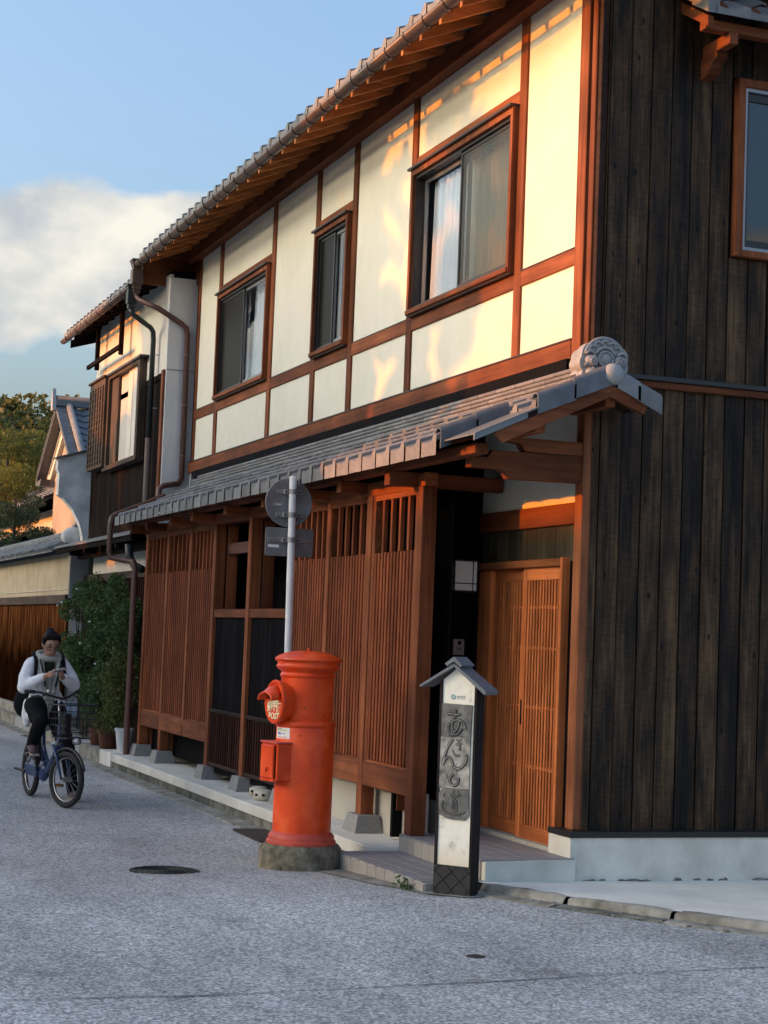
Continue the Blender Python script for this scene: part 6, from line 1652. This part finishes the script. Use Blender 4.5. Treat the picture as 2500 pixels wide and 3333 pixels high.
# shirt front, scarf, straps
MB(BT).ball((.435, .01, 1.02), (.055, .065, .20), 14, 12).build('shirt_front', SCARF, PE, smooth=True)
MB(BT).ball((.455, 0, 1.29), (.045, .05, .10), 12, 10).build('sweater_neck', GREENSW, PE, smooth=True)
sc_ = MB(BT)
sc_.tube([(.40 + .085 * math.cos(t), .105 * math.sin(t), 1.385 + .03 * math.cos(t + 3.14)) for t in [i * .3491 for i in range(18)]], .032, 10, closed=True)
for s_ in (-1, 1): limb(sc_, [(.46, s_ * .095, 1.36), (.495, s_ * .078, 1.24), (.50, s_ * .045, 1.08), (.50, s_ * .035, .98)], [.028, .030, .027, .022])
blob(sc_, 'scarf', SCARF, .010, 2)
for s_ in (-1, 1): MB(BT).tube([(.50, s_ * .105, 1.35), (.535, s_ * .082, 1.24), (.535, s_ * .048, 1.09)], .009, 6).build('scarf_stripe', SCARF_D, PE, smooth=True)
tr = MB(BT)
for s_, p in legs.items(): limb(tr, p, [.115, .078, .058])
limb(tr, [(.32, -.06, .90), (.32, .08, .90)], [.13, .13])
limb(tr, [(.40, -.09, .90), (.50, -.10, .80)], [.11, .09])
blob(tr, 'trousers', CLOTHBLK, .012, 3)
for s_, p, toe in ((-1, (.455, -.125, .51), (.56, -.14, .475)), (1, (.545, .268, .075), (.66, .285, .045))):
    sh = MB(BT); limb(sh, [(p[0] - .05, p[1], p[2] - .005), p, toe], [.040, .046, .036]); so_ = blob(sh, 'shoe', SHOE, .009, 2)
    MB(BT).box(p[0] - .09, toe[0] + .035, p[1] - .040, p[1] + .040, toe[2] - .044, toe[2] - .022, .008).build('sole', SOLE, PE)
BP_ = thing('backpack', (-17.28, 2.99, 1.0), 'black backpack worn on the back of the person with the bicycle', 'backpack')
m = MB(BT).ball((.12, .01, 1.12), (.11, .15, .24), 16, 12); m.build('pack', CLOTHBLK, BP_, smooth=True)
m = MB(BT).ball((.15, -.13, .92), (.09, .12, .15), 14, 10); m.build('side_pouch', CLOTHBLK, BP_, smooth=True)
for s_ in (-1, 1): MB(BT).tube([(.26, s_ * .12, 1.40), (.38, s_ * .135, 1.405), (.47, s_ * .135, 1.34), (.495, s_ * .14, 1.22), (.46, s_ * .165, 1.12)], [.018, .019, .019, .018, .016], 8).build('strap', CLOTHBLK, BP_, smooth=True)
PH = thing('phone', (-16.83, 3.02, 1.24), 'smartphone held in both hands by the person on the bicycle', 'phone')
MB(BT).box(-.075, .075, -.036, .036, -.004, .004, .003, M=Matrix.Translation((.672, .025, 1.252)) @ Matrix.Rotation(R(8), 4, 'X') @ Matrix.Rotation(R(-18), 4, 'Y') @ Matrix.Rotation(R(62), 4, 'Z')).build('phone_body', plain('pale_phone_case', (.45, .42, .42), rough=.4), PH)

rg = random.Random(14)
for k in range(26):
    y_ = 5.45 + rg.random() ** 1.6 * 2.2; x_ = -10.53 + rg.uniform(0, .03); zc = .121 + (y_ - 5.4) * .0
    n_ = 7; r_ = rg.uniform(.012, .04)
    m = MB().ball((x_, y_, .12), (r_ * .5, r_ * rg.uniform(1, 2.4), rg.uniform(.006, .02)), 8, 5)
    m.v = [(a_ + rg.uniform(-.004, .004), b_ + rg.uniform(-.006, .006), c_ + rg.uniform(-.003, .003)) for a_, b_, c_ in m.v]
    m.build('mortar_crumb', CONC_D, corner)
for k in range(60):
    t_ = rg.random(); i_ = min(int(t_ * 4), 3); p = Vector(kz[i_]).lerp(Vector(kz[i_ + 1]), t_ * 4 - i_); nn = off(Vector(kz[i_]), Vector(kz[i_ + 1]), 1)
    p = p + nn * rg.choice((.10, .12, .235, .26)) ; r_ = rg.uniform(.004, .013)
    m = MB().ball((p.x, p.y, .112), (r_, r_ * rg.uniform(.7, 1.5), r_ * .5), 6, 4); m.build('grit', KERB, corner)

KU.location = KU.location + Vector((0, .28, -.12))
